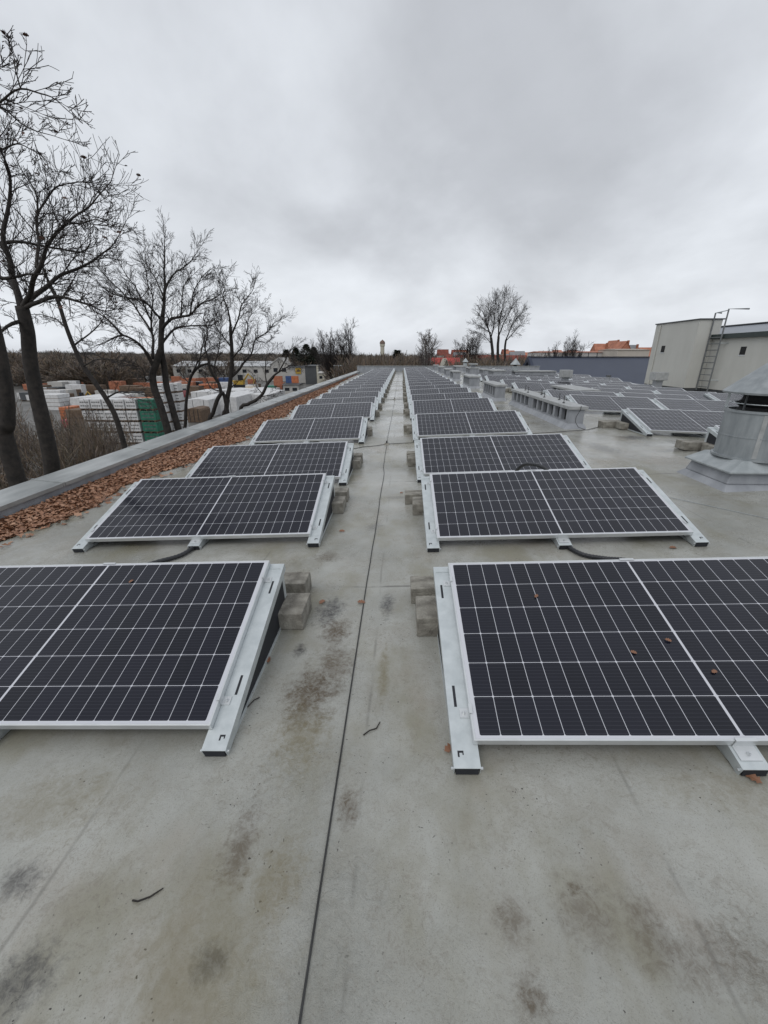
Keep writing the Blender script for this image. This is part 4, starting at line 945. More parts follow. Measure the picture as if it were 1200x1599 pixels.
traced_tree('oak_tree', 'bare oak with several crooked stems from one foot, in front of the white tarps', 20.0,
    [([(328, 668, 0), (333, 645, 0), (341, 622, 0), (348, 612, 0)], .14, .12), ([(352, 660, .2), (354, 640, .2), (356, 618, .2), (360, 600, .2), (362, 570, .2), (362, 545, .2), (360, 510, .2)], .19, .10),
     ([(354, 632, .1), (346, 615, 0), (341, 598, 0), (330, 580, -.2), (326, 562, -.3)], .14, .08)],
    [([(360, 510, .2), (355, 480, .3), (348, 462, .4), (352, 445, .5)], .08, .012), ([(361, 525, .2), (371, 500, 0), (378, 475, -.2), (394, 455, -.3), (398, 440, -.3)], .07, .012),
     ([(362, 588, .2), (378, 570, .4), (392, 553, .6), (400, 530, .8), (416, 520, .9), (430, 503, 1), (440, 498, 1)], .09, .012), ([(400, 530, .8), (415, 535, 1.1), (425, 528, 1.2), (432, 518, 1.3)], .03, .01),
     ([(326, 562, -.3), (320, 540, -.3), (324, 520, -.3), (318, 495, -.3), (330, 470, -.3)], .07, .012), ([(341, 598, 0), (335, 575, .5), (342, 545, .7), (345, 515, .8), (335, 485, .9)], .07, .012),
     ([(360, 540, .2), (345, 520, -.4), (335, 500, -.6), (345, 475, -.8)], .05, .01), ([(362, 560, .2), (375, 545, -.5), (385, 520, -.8), (390, 495, -1), (405, 480, -1.2)], .06, .01), ([(378, 475, -.2), (370, 460, -.5), (368, 445, -.6)], .03, .01),
     ([(341, 610, 0), (330, 605, .4), (322, 590, .6), (324, 572, .7)], .05, .012), ([(356, 608, .2), (368, 600, .5), (376, 590, .6)], .05, .012), ([(416, 520, .9), (420, 500, .7), (412, 485, .6)], .03, .01)], 6, dens=2.1, twl=.48)
traced_tree('oak_tree', 'small bare tree leaning far right over the parapet, smallest of the row', 26.0,
    [([(375, 645, 0), (388, 631, 0), (400, 625, 0), (410, 615, 0), (417, 600, 0), (427, 588, 0)], .17, .11)],
    [([(427, 588, 0), (441, 577, .2), (455, 571, .3), (470, 572, .4)], .10, .02), ([(417, 600, 0), (414, 580, .3), (416, 560, .4), (425, 548, .5)], .07, .015), ([(436, 580, .1), (446, 562, -.3), (452, 548, -.5), (463, 540, -.6)], .07, .015),
     ([(410, 615, 0), (398, 600, .4), (395, 580, .6)], .05, .012), ([(400, 625, 0), (415, 618, -.6), (430, 616, -.8)], .05, .012), ([(455, 571, .3), (460, 560, .6), (472, 552, .8)], .04, .012)], 7, twig=.0055, dens=1.0, twl=.7)

def fan_tree(name, label, px, pbase, ptop, Y, spread, nst, seed, bark=None, group='bare trees beyond the end of the roof', twm=None, lev=3, twig=0.013, kink=.11):
    rnd = random.Random(seed); b = P(px, pbase, Y); tp = P(px, ptop, Y); H = tp.z - GZ
    t = thing(name, label, 'tree', (b.x, Y, GZ), group); gt, gc = MB(), MB()
    fk = H * rnd.uniform(.30, .36)
    gt.tube([(0, 0, -.2), (0.05, 0, fk * .5), (0, 0, fk)], [H * .028, H * .022, H * .018], 8)
    for k in range(nst):
        a = 2 * math.pi * k / nst + rnd.uniform(-.3, .3); ln = spread * rnd.uniform(.35, 1.0) if k else .05
        top = Vector((math.cos(a) * ln * H * .29, math.sin(a) * ln * H * .29, H * (1.0 - .30 * ln * ln) * rnd.uniform(.88, .97)))
        s0 = Vector((0, 0, fk * rnd.uniform(.75, 1.0))); mid = s0.lerp(top, .45) + Vector((math.cos(a), math.sin(a), 0)) * H * .04 * ln
        q = smooth_line([s0, mid, top], 5); n = len(q); rr = [H * (.0105 - .009 * i / (n - 1)) for i in range(n)]
        gt.tube(q, rr, 5)
        for j in range(12):
            t_ = .15 + .85 * j / 12; i = min(n - 2, int(t_ * (n - 1))); dd = (q[i + 1] - q[i]).normalized()
            ax = rot_about(dd.orthogonal().normalized(), dd, rnd.uniform(0, 6.283)); cd = rot_about(dd, ax, rnd.uniform(.3, .75))
            grow(gc, rnd, q[i], cd, H * rnd.uniform(.12, .27) * (1.1 - .5 * t_), H * .0032, 1, lev, twig, nch=(4, 6, 5), kink=kink, up=.07, sides=(5, 4, 3, 3, 3))
    gt.build('trunk', bark or M_bark, t, smooth=True); gc.build('crown', twm or M_twig, t)
    return t
traced_tree('deciduous_tree', 'large bare rounded tree with three stems rising above the roofs right of the aisle', 78.0,
    [([(771, 590, 0), (770, 560, 0), (769, 542, 0), (767, 527, 0)], .34, .22), ([(778, 590, 0), (778, 560, 0), (778, 542, 0), (779, 525, 0)], .34, .20), ([(789, 590, .5), (789, 560, .5), (789, 542, .5), (791, 530, .5)], .26, .16)],
    [([(767, 527, 0), (762, 510, -.5), (757, 495, -.8), (752, 480, -1)], .18, .03), ([(767, 527, 0), (772, 507, .6), (772, 485, 1), (771, 468, 1)], .16, .03), ([(767, 520, 0), (760, 515, -.8), (750, 509, -1.4), (743, 506, -2)], .13, .03),
     ([(779, 525, 0), (780, 505, 0), (784, 487, .3), (787, 472, .5), (788, 464, .5)], .18, .03), ([(779, 525, 0), (787, 505, -.6), (797, 485, -1), (802, 474, -1.2)], .15, .03), ([(791, 530, .5), (797, 515, .8), (807, 497, 1.2), (815, 489, 1.4)], .14, .03),
     ([(790, 533, .5), (800, 522, -.4), (810, 510, -1), (817, 503, -1.2)], .12, .03), ([(780, 510, 0), (778, 490, 1.2), (780, 470, 1.6)], .1, .03), ([(764, 515, -.3), (755, 500, 1), (748, 490, 1.6)], .1, .03), ([(770, 540, 0), (760, 528, .8), (750, 520, 1.2), (744, 518, 1.5)], .09, .03), ([(762, 510, -.5), (764, 492, -1.2), (763, 475, -1.4)], .1, .03), ([(797, 515, .8), (803, 500, -.2), (806, 487, -.6)], .09, .03)],
    31, twig=.0105, dens=.95, group='bare trees beyond the end of the roof', lmax=3.2, twl=1.05)
fan_tree('deciduous_tree', 'bare spreading tree above the woods left of the aisle, rounder of a pair', 517, 575, 511, 88, 1.0, 11, 32)
fan_tree('deciduous_tree', 'bare narrower tree, right one of the pair left of the aisle', 545, 575, 505, 90, .6, 6, 33)
fan_tree('birch_tree', 'pale stemmed bare birch just right of the aisle end', 666, 575, 515, 66, .55, 6, 34, bark=M_birch, twm=mat('birch_twig', (0.10, 0.085, 0.08), .8))
fan_tree('deciduous_tree', 'small bare tree left of the large rounded one', 728, 570, 523, 98, .8, 6, 35)
fan_tree('deciduous_tree', 'small bare tree close against the large rounded one', 742, 570, 524, 104, .7, 6, 36)
fan_tree('deciduous_tree', 'bare tree above the blue roof and the white hall', 893, 560, 522, 120, 1.0, 7, 37)
fan_tree('deciduous_tree', 'low bare tree left of the one above the blue roof', 868, 560, 536, 125, .9, 5, 38)
# evergreens at the wood's edge
def evergreen(px, ptop, Y, w, seed, label):
    rnd = random.Random(seed); tp = P(px, ptop, Y); H = tp.z - GZ
    t = thing('evergreen_tree', label, 'tree', (tp.x, Y, GZ), 'dark evergreens by the yard'); g = MB(); g.tube([(0, 0, 0), (0, 0, H * .95)], [.22, .04], 6); g.build('trunk', M_bark, t)
    g = MB()
    for k in range(2600):
        h_ = rnd.random() ** .8; z_ = H * (.08 + .92 * h_); rmax = w * (1 - h_) ** .95 * (0.75 + .35 * mnoise.noise((h_ * 6, seed, 0))) + .15
        a = rnd.uniform(0, 6.283); r_ = rmax * math.sqrt(rnd.uniform(.15, 1)); x, y = r_ * math.cos(a), r_ * math.sin(a); s = rnd.uniform(.22, .55)
        d1 = Vector((math.cos(a), math.sin(a), rnd.uniform(-.5, .5))) * s * 1.6; d2 = Vector((-math.sin(a), math.cos(a), rnd.uniform(-.4, .4))) * s * .5
        c = Vector((x, y, z_)); g.add([c - d2, c + d1, c + d2], [(0, 1, 2)])
    g.build('crown', M_ever, t)
for k, (px, pt, Y, w, lb_) in enumerate(((478, 537, 132, 7.5, 'tallest dark evergreen beside the dark shed'), (462, 543, 135, 6.5, 'dark evergreen just left of the tallest one'), (490, 542, 130, 6.5, 'dark evergreen just right of the tallest one'), (447, 546, 138, 6.5, 'leftmost dark evergreen behind the white gable'), (621, 547, 95, 4.5, 'dark evergreen straight beyond the end of the aisle'))):
    evergreen(px, pt, Y, w, 50 + k, lb_)

# woods: far-off bare thickets that read as one mass
def bush_proto(seed, twig):
    # a leafless bush one metre high and wide: a handful of stems, each with fine branches
    r_ = random.Random(seed); g = MB()
    for k in range(r_.randint(5, 7)):
        a = r_.uniform(0, 6.283); ln = r_.uniform(.1, .75)
        grow(g, r_, (r_.gauss(0, .06), r_.gauss(0, .06), 0), (math.cos(a) * ln, math.sin(a) * ln, 1), r_.uniform(.6, .95), twig * 2.6, 1, 3, twig, nch=(0, 7, 5), kink=.16, up=.06, sides=(3, 3, 3, 3))
    zmax = max(v[2] for v in g.v); g.v = [(v[0], v[1], v[2] / zmax) for v in g.v]
    return g
def thicket(name, label, spots, material, seed, twig, zfun, nproto=5):
    r_ = random.Random(seed); protos = [bush_proto(seed * 10 + k, twig) for k in range(nproto)]; g = MB()
    for x, y, h_, w in spots:
        p_ = r_.choice(protos); a = r_.uniform(0, 6.283); c, s_ = math.cos(a) * w, math.sin(a) * w; z0 = zfun(x, y) - .1
        g.add([(x + v[0] * c - v[1] * s_, y + v[0] * s_ + v[1] * c, z0 + v[2] * h_) for v in p_.v], p_.f)
    o = g.build(name, material); return tag(o, label, 'woods', kind='stuff')
rnd = random.Random(77)
sp = []
for k in range(330):
    px = rnd.uniform(440, 850); Y = rnd.uniform(66, 120) if px > 524 else rnd.uniform(130, 165); top = (rnd.gauss(557, 5) if px < 540 else rnd.gauss(551, 3.0)) if px < 640 else rnd.gauss(556, 4)
    q = P(px, top, Y); sp.append((q.x, Y, q.z - GZ, rnd.uniform(3.0, 5.5)))
thicket('woods', 'brown leafless thicket beyond the end of the roof', sp, M_wood, 1, 0.0075, lambda x, y: GZ)
sp = []
for k in range(330):
    Y = rnd.uniform(125, 230) if k % 3 else rnd.uniform(95, 130); px = rnd.uniform(-60, 520) if k % 3 else rnd.uniform(-60, 235); top = rnd.gauss(557, 5) if k % 3 else rnd.gauss(569, 10); q = P(px, top, Y); sp.append((q.x, Y, q.z - GZ, rnd.uniform(5, 9)))
thicket('woods', 'dark leafless woods behind the building yard', sp, M_wood, 2, 0.009, lambda x, y: GZ)
sp = []
for k in range(1300):
    y = rnd.uniform(300, 700); x = rnd.uniform(-1.05, 1.0) * y; sp.append((x, y, rnd.uniform(4, 8), rnd.uniform(9, 16)))
FW = lambda x, y: hill_z(x, y)
r2 = random.Random(3)
g = MB()
for x, y, h_, w in sp:
    z0 = hill_z(x, y)
    for k in range(40):
        a = r2.uniform(0, 6.283); lean = r2.uniform(0, 1); b0 = Vector((x + r2.gauss(0, w * .3), y + r2.gauss(0, w * .3), z0 + h_ * r2.uniform(0, .5))); tip = b0 + Vector((math.cos(a) * lean * w * .3, math.sin(a) * lean * w * .3, h_ * r2.uniform(.2, .55)))
        wd = h_ * r2.uniform(.015, .05); sv2 = Vector((wd, 0, 0)); sv = Vector((0, wd, 0)); g.add([b0 - sv2, b0 + sv2, tip, b0 - sv, b0 + sv], [(0, 1, 2), (3, 4, 2)])
tag(g.build('woods', M_farwood), 'far-off grey brown woods on the hills along the horizon', 'woods', kind='stuff')
sp = []
for k in range(56):
    Y = rnd.uniform(14, 33); px = rnd.uniform(-60, 190); q = P(px, rnd.uniform(610, 700), Y); sp.append((q.x, Y, max(1.3, min(5.5, q.z - GZ)), rnd.uniform(2.0, 3.4)))
thicket('undergrowth', 'dark leafless undergrowth below the leftmost oaks', sp, M_wood, 4, 0.0035, lambda x, y: GZ)

# ---------------------------------------------------------------- the builders' yard on the left
def zscale(p): return p.y * math.cos(PITCH) * 1.0 + (CAM_H - p.z) * math.sin(PITCH) - p.x * math.sin(YAW) * math.cos(PITCH) * 0
def yard_place(pl, pr, pt, pb, Y=None):
    pc = (pl + pr) / 2; b = G(pc, pb) if Y is None else P(pc, pb, Y); Y = b.y
    w = P(pr, pb, Y).x - P(pl, pb, Y).x; tpz = P(pc, pt, Y).z
    return b.x, Y, w, tpz
def wrapped_pallet(x, y, z, w, d, h, mt, label, group, printed=True, cat='pallet', base=True):
    t = thing('wrapped_pallet', label, cat, (x, y, z), group)
    if base:
        g = MB(); 
        for k in (-1, 0, 1): g.box(k * w * .4 - .05, k * w * .4 + .05, -d / 2, d / 2, 0, .10)
        g.box(-w / 2, w / 2, -d / 2, d / 2, .10, .125); g.build('pallet_base', M_brown, t)
    g = MB(); g.box(-w / 2 + .02, w / 2 - .02, -d / 2 + .02, d / 2 - .02, .126, h - .02); o = g.build('goods', mt, t, bevel=.04)
    if printed:
        g = MB()
        for r_ in range(2):
            zz = .126 + (h - .15) * (.3 + .38 * r_)
            for k in range(4): xx = -w * .36 + k * w * .2; g.box(xx, xx + w * .15, -d / 2 + .012, -d / 2 + .019, zz - .04, zz + .05)
        g.build('label_print', M_print, t)
    return t
YP = 34.5; pz = 0.93; x0 = P(143, 680, YP).x; pw_ = (P(228, 680, YP).x - x0) / 5
for c in range(5):
    for r_ in range(4):
        tier = ['bottom', 'second', 'third', 'top'][r_]
        wrapped_pallet(x0 + pw_ * (c + .5), YP + rnd.uniform(-.05, .05), GZ + .02 + r_ * pz, pw_ * .97, 1.1, pz - .005, M_white, f'{tier} white printed pallet, {ORD[c]} from the left in the tall white stack', 'white printed pallets stacked in the yard')
xg = P(229, 670, YP).x; xg2 = P(253, 670, YP).x
for r_ in range(4):
    wrapped_pallet((xg + xg2) / 2, YP, GZ + .02 + r_ * .93, xg2 - xg, 1.1, .925, M_greenp, f"{['bottom', 'second', 'third', 'top'][r_]} green wrapped pallet right of the tall white stack", 'green wrapped pallets in the yard', printed=True)
for k, (pl, pr) in enumerate(((256, 266), (271, 279), (280, 289))):
    Y = 40 + k * .6; xa, xb = P(pl, 650, Y).x, P(pr, 650, Y).x
    for r_ in range(5):
        wrapped_pallet((xa + xb) / 2, Y, GZ + .02 + r_ * .92, xb - xa, 1.0, .91, M_white, f"{['bottom', 'second', 'third', 'fourth', 'top'][r_]} white pallet of the {['left', 'middle', 'right'][k]} narrow stack behind the twin oak stems", 'narrow white pallet stacks behind the twin stems')
def bulk(name, label, cat, pl, pr, pt, pb, mt, d=2.0, Y=None, group=None, parts=None, ridge=0, zb=None):
    x, y, w, zt = yard_place(pl, pr, pt, pb, Y); zb = GZ + .02 if zb is None else zb
    t = thing(name, label, cat, (x, y, zb), group); H = zt - zb
    g = MB()
    if ridge:
        g.prism([(-w / 2, 0, 0), (w / 2, 0, 0), (w / 2, 0, H * (1 - ridge)), (w * .42, 0, H * .94), (0, 0, H), (-w * .42, 0, H * .94), (-w / 2, 0, H * (1 - ridge))], (0, 0, 0), (0, d, 0))
    else: g.box(-w / 2, w / 2, 0, d, 0, H)
    g.build(parts or 'load', mt, t, bevel=.05 if w < 12 else 0); return t, w, H, d
# long white covered stacks, rows of sheeted blocks with gaps between them
for k, (pl, pr, pt, pb) in enumerate(((296, 330, 622, 652), (331, 372, 618, 648), (373, 420, 615, 640), (300, 336, 611, 628), (338, 378, 609, 624), (380, 424, 608, 622), (175, 236, 627, 640), (112, 172, 620, 640))):
    t, w, H, d = bulk('sheeted_stack', f"white sheeted stack of building goods, {['nearest behind the brown timber bundle', 'middle one of the front row', 'right one of the front row', 'left one of the back row', 'middle one of the back row', 'right one of the back row', 'long one behind the tall white stack', 'leftmost long one behind the lean tree'][k]}", 'stack', pl, pr, pt, pb, M_white, 9.0 if k < 3 else 6, group='white sheeted stacks in the yard', ridge=.06)
    g = MB()
    for q in (-.25, .25): g.box(w * q - .03, w * q + .03, -.012, -.002, .2, H * .9)
    g.build('strap', M_walldark, t)
t, w, H, d = bulk('timber_bundle', 'brown strapped timber bundle with rounded top beside the slim tree', 'timber', 294, 316, 637, 660, M_brown, 2.5, ridge=.2)
g = MB()
for q in (-.3, 0, .3): g.box(w * q - .03, w * q + .03, -.02, -.004, .05, H * .9)
g.build('strap', M_dark, t)
for args in (('brick_stack', 'long reddish brick stack under white film behind the green pallets', 'bricks', 172, 224, 622, 636, M_brick), ('brick_stack', 'orange red brick stack left of the crimson box truck', 'bricks', 226, 240, 621, 636, M_orange),
             ('timber_stack', 'low brown timber stack with an orange board', 'timber', 200, 244, 605, 620, M_brown), ('brick_stack', 'orange brick stack in the middle of the yard', 'bricks', 312, 338, 600, 613, M_orange),
             ('board_stack', 'yellow board stack on the white sheeted goods', 'boards', 380, 410, 606, 616, M_yellow), ('crate_stack', 'green crate stack near the parapet', 'crates', 416, 430, 602, 618, M_greenp), ('brick_stack', 'red brick pallet stack beside the green crates', 'bricks', 430, 442, 598, 617, M_brick),
             ('storage_box', 'blue storage container behind the crooked oak', 'container', 343, 357, 590, 604, M_blue), ('sheeted_pile', 'pale grey sheeted pile at the left', 'pile', 66, 96, 616, 641, M_white), ('crate_stack', 'orange crate stack at the left behind the thick oak trunk', 'crates', 96, 112, 636, 656, M_orange),
             ('crate_stack', 'crimson crate stack below the orange crates', 'crates', 97, 112, 656, 668, M_red), ('board_stack', 'dark board stack left of the tall white stack', 'boards', 114, 142, 640, 690, M_brown)):
    t, w, H, d = bulk(args[0], args[1], args[2], *args[3:7], args[7], 2.2)
    g = MB()
    for k in range(1, 4): g.box(-w / 2 - .01, w / 2 + .01, -.015, d + .01, H * k / 4 - .02, H * k / 4 + .02)
    g.build('spacer', M_brown if args[7] is not M_brown else M_dark, t)
def vehicle(name, label, cat, pl, pr, pt, pb, mt, Y=None, kind='van', group=None):
    x, y, w, zt = yard_place(pl, pr, pt, pb, Y); H = max(1.4, zt - GZ); t = thing(name, label, cat, (x, y, GZ + .02), group); d = 1.9
    L = w; g = MB()
    if kind == 'truck':
        g.box(-L / 2, L * .18, 0, d, .75, H); g.build('box_body', mt, t, bevel=.05); g = MB(); g.prism([(L * .2, 0, .5), (L / 2, 0, .5), (L / 2, 0, H * .5), (L * .43, 0, H * .78), (L * .2, 0, H * .78)][::-1], (0, 0, 0), (0, d, 0)); g.build('cab', mt, t, bevel=.05)
    else:
        g.prism([(-L / 2, 0, .3), (L / 2, 0, .3), (L / 2, 0, H * .5), (L * .32, 0, H * .56), (L * .2, 0, H), (-L * .45, 0, H), (-L / 2, 0, H * .6)][::-1], (0, 0, 0), (0, d, 0)); g.build('body', mt, t, bevel=.06)
    g = MB(); g.box(-L * .35, L * .2, -.012, d * .5, H * .62, H * .9) if kind != 'truck' else g.box(L * .24, L * .4, -.012, d * .5, H * .52, H * .72); g.build('window', M_glass, t)
    for xx in (-L * .32, L * .32):
        g = MB(); g.prism([(xx + .36 * math.cos(a), -.02, .36 + .36 * math.sin(a)) for a in [2 * math.pi * i / 14 for i in range(14)]], (0, 0, 0), (0, .25, 0)); g.build('wheel', M_dark, t)
vehicle('box_truck', 'crimson box truck behind the twin oak stems', 'truck', 262, 286, 607, 626, M_red, kind='truck')
for k, (pl, pr) in enumerate(((272, 286), (288, 302), (304, 316))): vehicle('parked_car', f"{['left', 'middle', 'right'][k]} one of three dark vehicles parked across the yard", 'car', pl, pr, 596, 608, M_car, group='dark vehicles parked in the yard')
KINDS = [(M_white, 'white'), (M_brick, 'reddish brick'), (M_brown, 'brown timber'), (M_wallpale, 'grey'), (M_brown, 'brown timber'), (M_walldark, 'dark'), (M_white, 'white')]
ry = random.Random(61)
for k in range(64):
    px = ry.uniform(40, 425); pb = ry.uniform(600, 618) if px > 250 else ry.uniform(598, 630); b = G(px, pb); mt_, nm_ = ry.choice(KINDS[:3] + KINDS[:3] + KINDS)
    w_ = ry.uniform(1.4, 4.5); h_ = ry.uniform(.9, 2.2)
    wrapped_pallet(b.x, b.y, GZ + .02, w_, ry.uniform(1.2, 2.5), h_, mt_, f'small far {nm_} stack among the goods scattered over the yard', f'far {nm_} stacks in the yard', printed=False, cat='stack')
# small excavators
for k, (px, pt, pb, lb_) in enumerate(((375, 584, 606, 'yellow excavator beside the blue container'), (129, 612, 628, 'yellow excavator far left behind the lean tree'), (188, 573, 598, 'small yellow loader far behind the trees'))):
    b = G(px, pb); zt = P(px, pt, b.y).z; H = zt - GZ; t = thing('excavator', lb_, 'excavator', (b.x, b.y, GZ + .02), 'yellow machines in the yard')
    g = MB(); g.box(-H * .5, H * .5, -H * .25, -H * .10, 0, H * .22); g.box(-H * .5, H * .5, H * .10, H * .25, 0, H * .22); g.build('track', M_dark, t)
    g = MB(); g.box(-H * .5, H * .35, -H * .22, H * .22, H * .25, H * .55); g.build('body', M_yellow, t, bevel=.05); g = MB(); g.box(0, H * .32, -H * .2, H * .02, H * .55, H * .95); g.build('cab', M_glass, t)
    g = MB(); g.tube([(H * .3, H * .1, H * .5), (H * .7, H * .1, H * 1.0), (H * 1.1, H * .1, H * .55), (H * 1.0, H * .1, H * .15)], [H * .08, H * .07, H * .05, H * .07], 5); g.build('boom', M_yellow, t)
# buildings round the yard
def hall(name, label, pl, pr, pt, Y, d, wall, roofm, pitch=.06, windows=0, group=None, gable=False, wallz=None):
    a, b = P(pl, pt, Y), P(pr, pt, Y); w = b.x - a.x; H = (a.z + b.z) / 2 - GZ; t = thing(name, label, 'building', ((a.x + b.x) / 2, Y, GZ), group)
    if gable:
        hw = H * (1 - pitch); g = MB(); g.prism([(-w / 2, 0, 0), (w / 2, 0, 0), (w / 2, 0, hw), (0, 0, H - .05), (-w / 2, 0, hw)], (0, 0, 0), (0, d, 0)); g.build('wall', wall, t)
        g = MB(); s_ = .3
        for sg in (-1, 1): g.prism([(0, -s_, H), (sg * (w / 2 + s_), -s_, hw - .1), (sg * (w / 2 + s_), -s_, hw - .3), (0, -s_, H - .2)][::sg], (0, 0, 0), (0, d + 2 * s_, 0))
        g.build('roof', roofm, t)
    else:
        hw = H * (1 - pitch); g = MB(); g.box(-w / 2, w / 2, 0, d, 0, hw); g.build('wall', wall, t)
        g = MB(); g.prism([(-w / 2 - .2, -.3, hw + .003), (-w / 2 - .2, d / 2, H), (-w / 2 - .2, d + .3, hw + .003)][::-1], (0, 0, 0), (w + .4, 0, 0)); g.build('roof', roofm, t)
    for k in range(windows):
        xx = -w / 2 + w * (k + .5) / windows; g = MB(); g.box(xx - min(.6, w / windows * .3), xx + min(.6, w / windows * .3), -.04, -.005, hw * .55, hw * .78); g.build('window', M_glass, t)
    return t, w, H
hall('warehouse', 'long low white warehouse across the far side of the yard', 268, 424, 564, 128, 14, M_wallpale, mat('pale_sheet_roof', (0.42, 0.43, 0.44), .5, 0, .1, .2), .25, 9)
hall('warehouse', 'white gabled shed at the right end of the white warehouse', 422, 449, 558, 126, 10, M_wallpale, M_wallpale, .28, 2, gable=True)
hall('warehouse', 'pale shed front with yellow sign right of the white gable', 448, 476, 571, 118, 10, M_wallpale, M_walldark, .1, 0)
sg = thing('shop_sign', 'yellow square sign on the pale shed front', 'sign', P(466, 579, 117.9)); g = MB(); g.box(-.75, .75, -.08, .06, -.75, .75); g.build('board', M_yellow, sg); g = MB(); g.box(-.4, .4, -.10, -.081, -.25, .25); g.build('mark', M_brown, sg)
dk, w, H = hall('warehouse', 'dark clad shed with a pale corner post beside the evergreens', 476, 495, 570, 112, 12, M_walldark, M_walldark, .05, 0)
g = MB(); g.box(w / 2 - .1, w / 2 + .35, -.25, .1, 0, H); g.build('corner_post', M_cream, dk)
hall('carport', 'low cream lean-to with posts right of the dark shed', 497, 521, 580, 108, 6, M_cream, M_wallpale, .12, 3)
hut, w, H = hall('site_hut', 'white and dark site hut with coloured panels on its roof', 442, 466, 599, 75, 4, M_wallpale, M_walldark, .08, 2)
for k, (m, a, b) in enumerate(((M_brick, 428, 441), (M_blue, 447, 455), (M_orange, 456, 466))):
    p0, p1 = P(a, 602, 77), P(b, 587, 77); t = thing('display_panel', f"{['brick red', 'blue', 'orange'][k]} coloured display panel by the site hut", 'display board', (p0.x, 77, GZ), 'coloured display panels in the yard')
    g = MB(); g.box(0, p1.x - p0.x, 0, .15, p0.z - GZ, p1.z - GZ); g.build('board', m, t); g = MB(); g.box(.05, .2, .151, .3, 0, p1.z - GZ - .1); g.box(p1.x - p0.x - .2, p1.x - p0.x - .05, .151, .3, 0, p1.z - GZ - .1); g.build('post', M_walldark, t)
for px, Y, lb_ in ((529, 78, 'slim grey lamp post left of the roof end'), (522, 80, 'slim grey lamp post, left of two near the roof end')):
    a = P(px, 571, Y); t = thing('street_lamp', lb_, 'lamp post', (a.x, Y, GZ), 'lamp posts near the roof end'); g = MB(); g.tube([(0, 0, 0), (0, 0, a.z - GZ)], [.09, .05], 6); g.build('pole', M_zinc, t); g = MB(); g.box(-.1, .7, -.12, .12, a.z - GZ, a.z - GZ + .1); g.build('lamp_head', M_zinc, t)

# ---------------------------------------------------------------- buildings on the right and beyond
# blue-grey gabled hall right behind the eave
t = thing('gabled_hall', 'hall with a large plain slate blue roof and white gable behind the right eave', 'building')
Yr = 62; ap = P(826, 557.5, Yr); xg0 = ap.x; zr = ap.z; hw_ = 8.5; ze = zr - 5.2; xe_ = P(1230, 557.5, Yr).x
g = MB(); g.prism([(xg0 + .3, Yr - hw_ + .6, GZ), (xg0 + .3, Yr + hw_ - .6, GZ), (xg0 + .3, Yr + hw_ - .6, ze + .1), (xg0 + .3, Yr, zr - .35), (xg0 + .3, Yr - hw_ + .6, ze + .1)][::-1], (0, 0, 0), (xe_ - xg0 - 1, 0, 0)); g.build('wall', mat('white_gable_wall', (0.5, 0.5, 0.5), .8), t)
g = MB()
for sgn in (-1, 1):
    g.prism([(xg0, Yr, zr), (xg0, Yr + sgn * hw_, ze), (xg0, Yr + sgn * hw_, ze - .22), (xg0, Yr, zr - .22)][::-sgn], (0, 0, 0), (xe_ - xg0, 0, 0))
g.build('roof', M_navyroof, t)
g = MB()
for sgn in (-1, 1):
    g.prism([(xg0 - .12, Yr, zr + .12), (xg0 - .12, Yr + sgn * hw_, ze + .12), (xg0 - .12, Yr + sgn * hw_, ze - .45), (xg0 - .12, Yr, zr - .55)][::-sgn], (0, 0, 0), (.4, 0, 0))
g.build('verge', M_navy, t)
for k in range(1, 26):
    pass
g = MB(); g.box(xg0 - .1, xe_, Yr - .2, Yr + .2, zr + .02, zr + .09); g.build('ridge_cap', M_navy, t)
t, w, H = hall('white_hall', 'long white hall with orange roof edge beyond the slate blue roof', 846, 968, 548, 150, 16, mat('pale_hall_wall', (0.46, 0.45, 0.44), .8, 0, .08, .2), M_orroof, .05, 0)
g = MB()
for k in range(9): xx = -w / 2 + w * (k + .5) / 9; g.box(xx - .12, xx + .12, -.06, -.005, H * .5, H * .94)
g.build('pilaster', M_walldark, t)
hall('white_hall', 'pale beige hall block right of the white hall with orange edge', 966, 1016, 544, 140, 14, mat('beige_hall_wall', (0.47, 0.43, 0.38), .8, 0, .06, .3), mat('beige_roof', (0.42, 0.36, 0.31), .8), .04, 0)
for k, (pl, pr, pt, Y, lb_) in enumerate(((935, 958, 536, 210, 'orange tiled roof house, lowest of the orange group on the right skyline'), (955, 975, 531, 225, 'orange roofed house with pale gable on the right skyline'), (968, 992, 532, 215, 'largest orange tiled roof on the right skyline'), (1008, 1030, 542, 200, 'orange roof just left of the stair house'), (988, 1004, 538, 220, 'grey roofed house among the orange roofs'))):
    t, w, H = hall('tiled_house', lb_, pl, pr, pt, Y, 9, M_cream if k != 2 else M_orroof, M_orroof if k != 4 else mat('grey_tiles', (0.2, 0.21, 0.22), .8), .42, 3, 'tiled houses on the skyline', gable=(k in (1, 2)))
    g = MB(); g.box(w * .2, w * .2 + .8, 2, 2.8, H * .7, H * 1.02); g.build('chimney', M_brick, t)
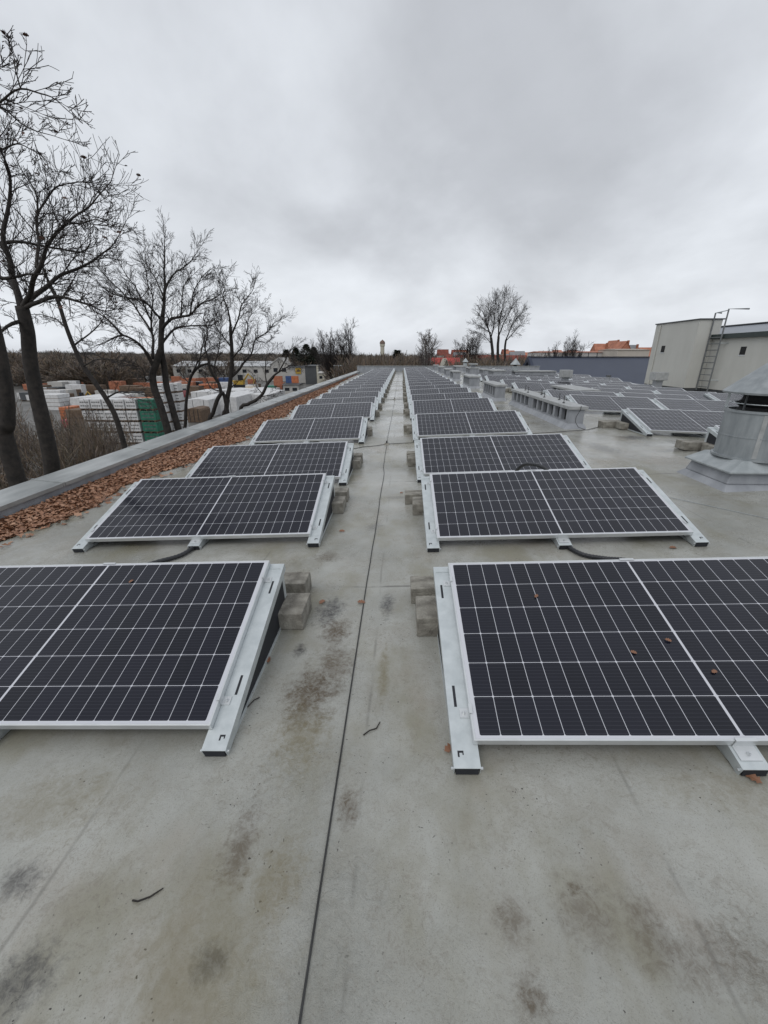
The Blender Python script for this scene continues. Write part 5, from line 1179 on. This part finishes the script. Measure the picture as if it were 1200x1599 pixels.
t, w, H = hall('red_roof_house', 'house with bright red roof beyond the far vent chimneys', 671, 722, 558.5, 76, 10, M_cream, M_redroof, .45, 4)
t, w, H = hall('gable_front', 'cream gable front before the bright red roof', 689, 706, 559.5, 69, 6, M_cream, M_cream, .42, 2, gable=True)
hall('old_red_house', 'long old brick-red roof partly hidden by the big bare tree', 718, 790, 554, 112, 12, M_oldroof, M_oldroof, .5, 5)
hall('old_red_house', 'dull red roof left of the slate blue gable', 775, 832, 554.5, 105, 11, M_oldroof, M_oldroof, .5, 4)
rh = random.Random(9)
for k in range(34):
    px = rh.choice([rh.uniform(690, 730), rh.uniform(790, 930), rh.uniform(790, 930)]); Y = rh.uniform(320, 520); pt = rh.uniform(545, 553); w_ = rh.uniform(5, 10); q = P(px, pt, Y)
    t = thing('hillside_house', 'tiny pale house in the far town on the hillside', 'house', (q.x, Y, min(q.z - 6, hill_z(q.x, Y) - 1)), 'tiny houses of the far town'); H = q.z - t.location.z
    g = MB(); g.box(-w_ / 2, w_ / 2, 0, 8, 0, H * .65); g.build('wall', rh.choice([M_cream, M_wallpale]), t); g = MB(); g.prism([(-w_ / 2 - .3, -.3, H * .652), (-w_ / 2 - .3, 4, H), (-w_ / 2 - .3, 8.3, H * .652)][::-1], (0, 0, 0), (w_ + .6, 0, 0)); g.build('roof', rh.choice([M_oldroof, mat('far_grey_roof', (0.22, 0.22, 0.23), .8), M_orroof]), t)
# water tower on the horizon
q = P(597.5, 530, 640); t = thing('water_tower', 'slim pale water tower with brown dome on the horizon above the aisle', 'tower', (q.x, 640, GZ)); H = q.z - GZ
g = MB(); g.lathe(0, 0, [(2.9, 0), (2.9, H - 9.5), (3.6, H - 8.5), (3.6, H - 5.6)], 14); g.build('shaft', M_cream, t)
g = MB(); g.lathe(0, 0, [(4.0, H - 5.6), (3.7, H - 3.4), (2.3, H - 1.6), (.7, H - .8), (.3, H)], 14); g.build('dome', mat('brown_dome', (0.16, 0.11, 0.09), .8), t)
for m in bpy.data.materials: pass
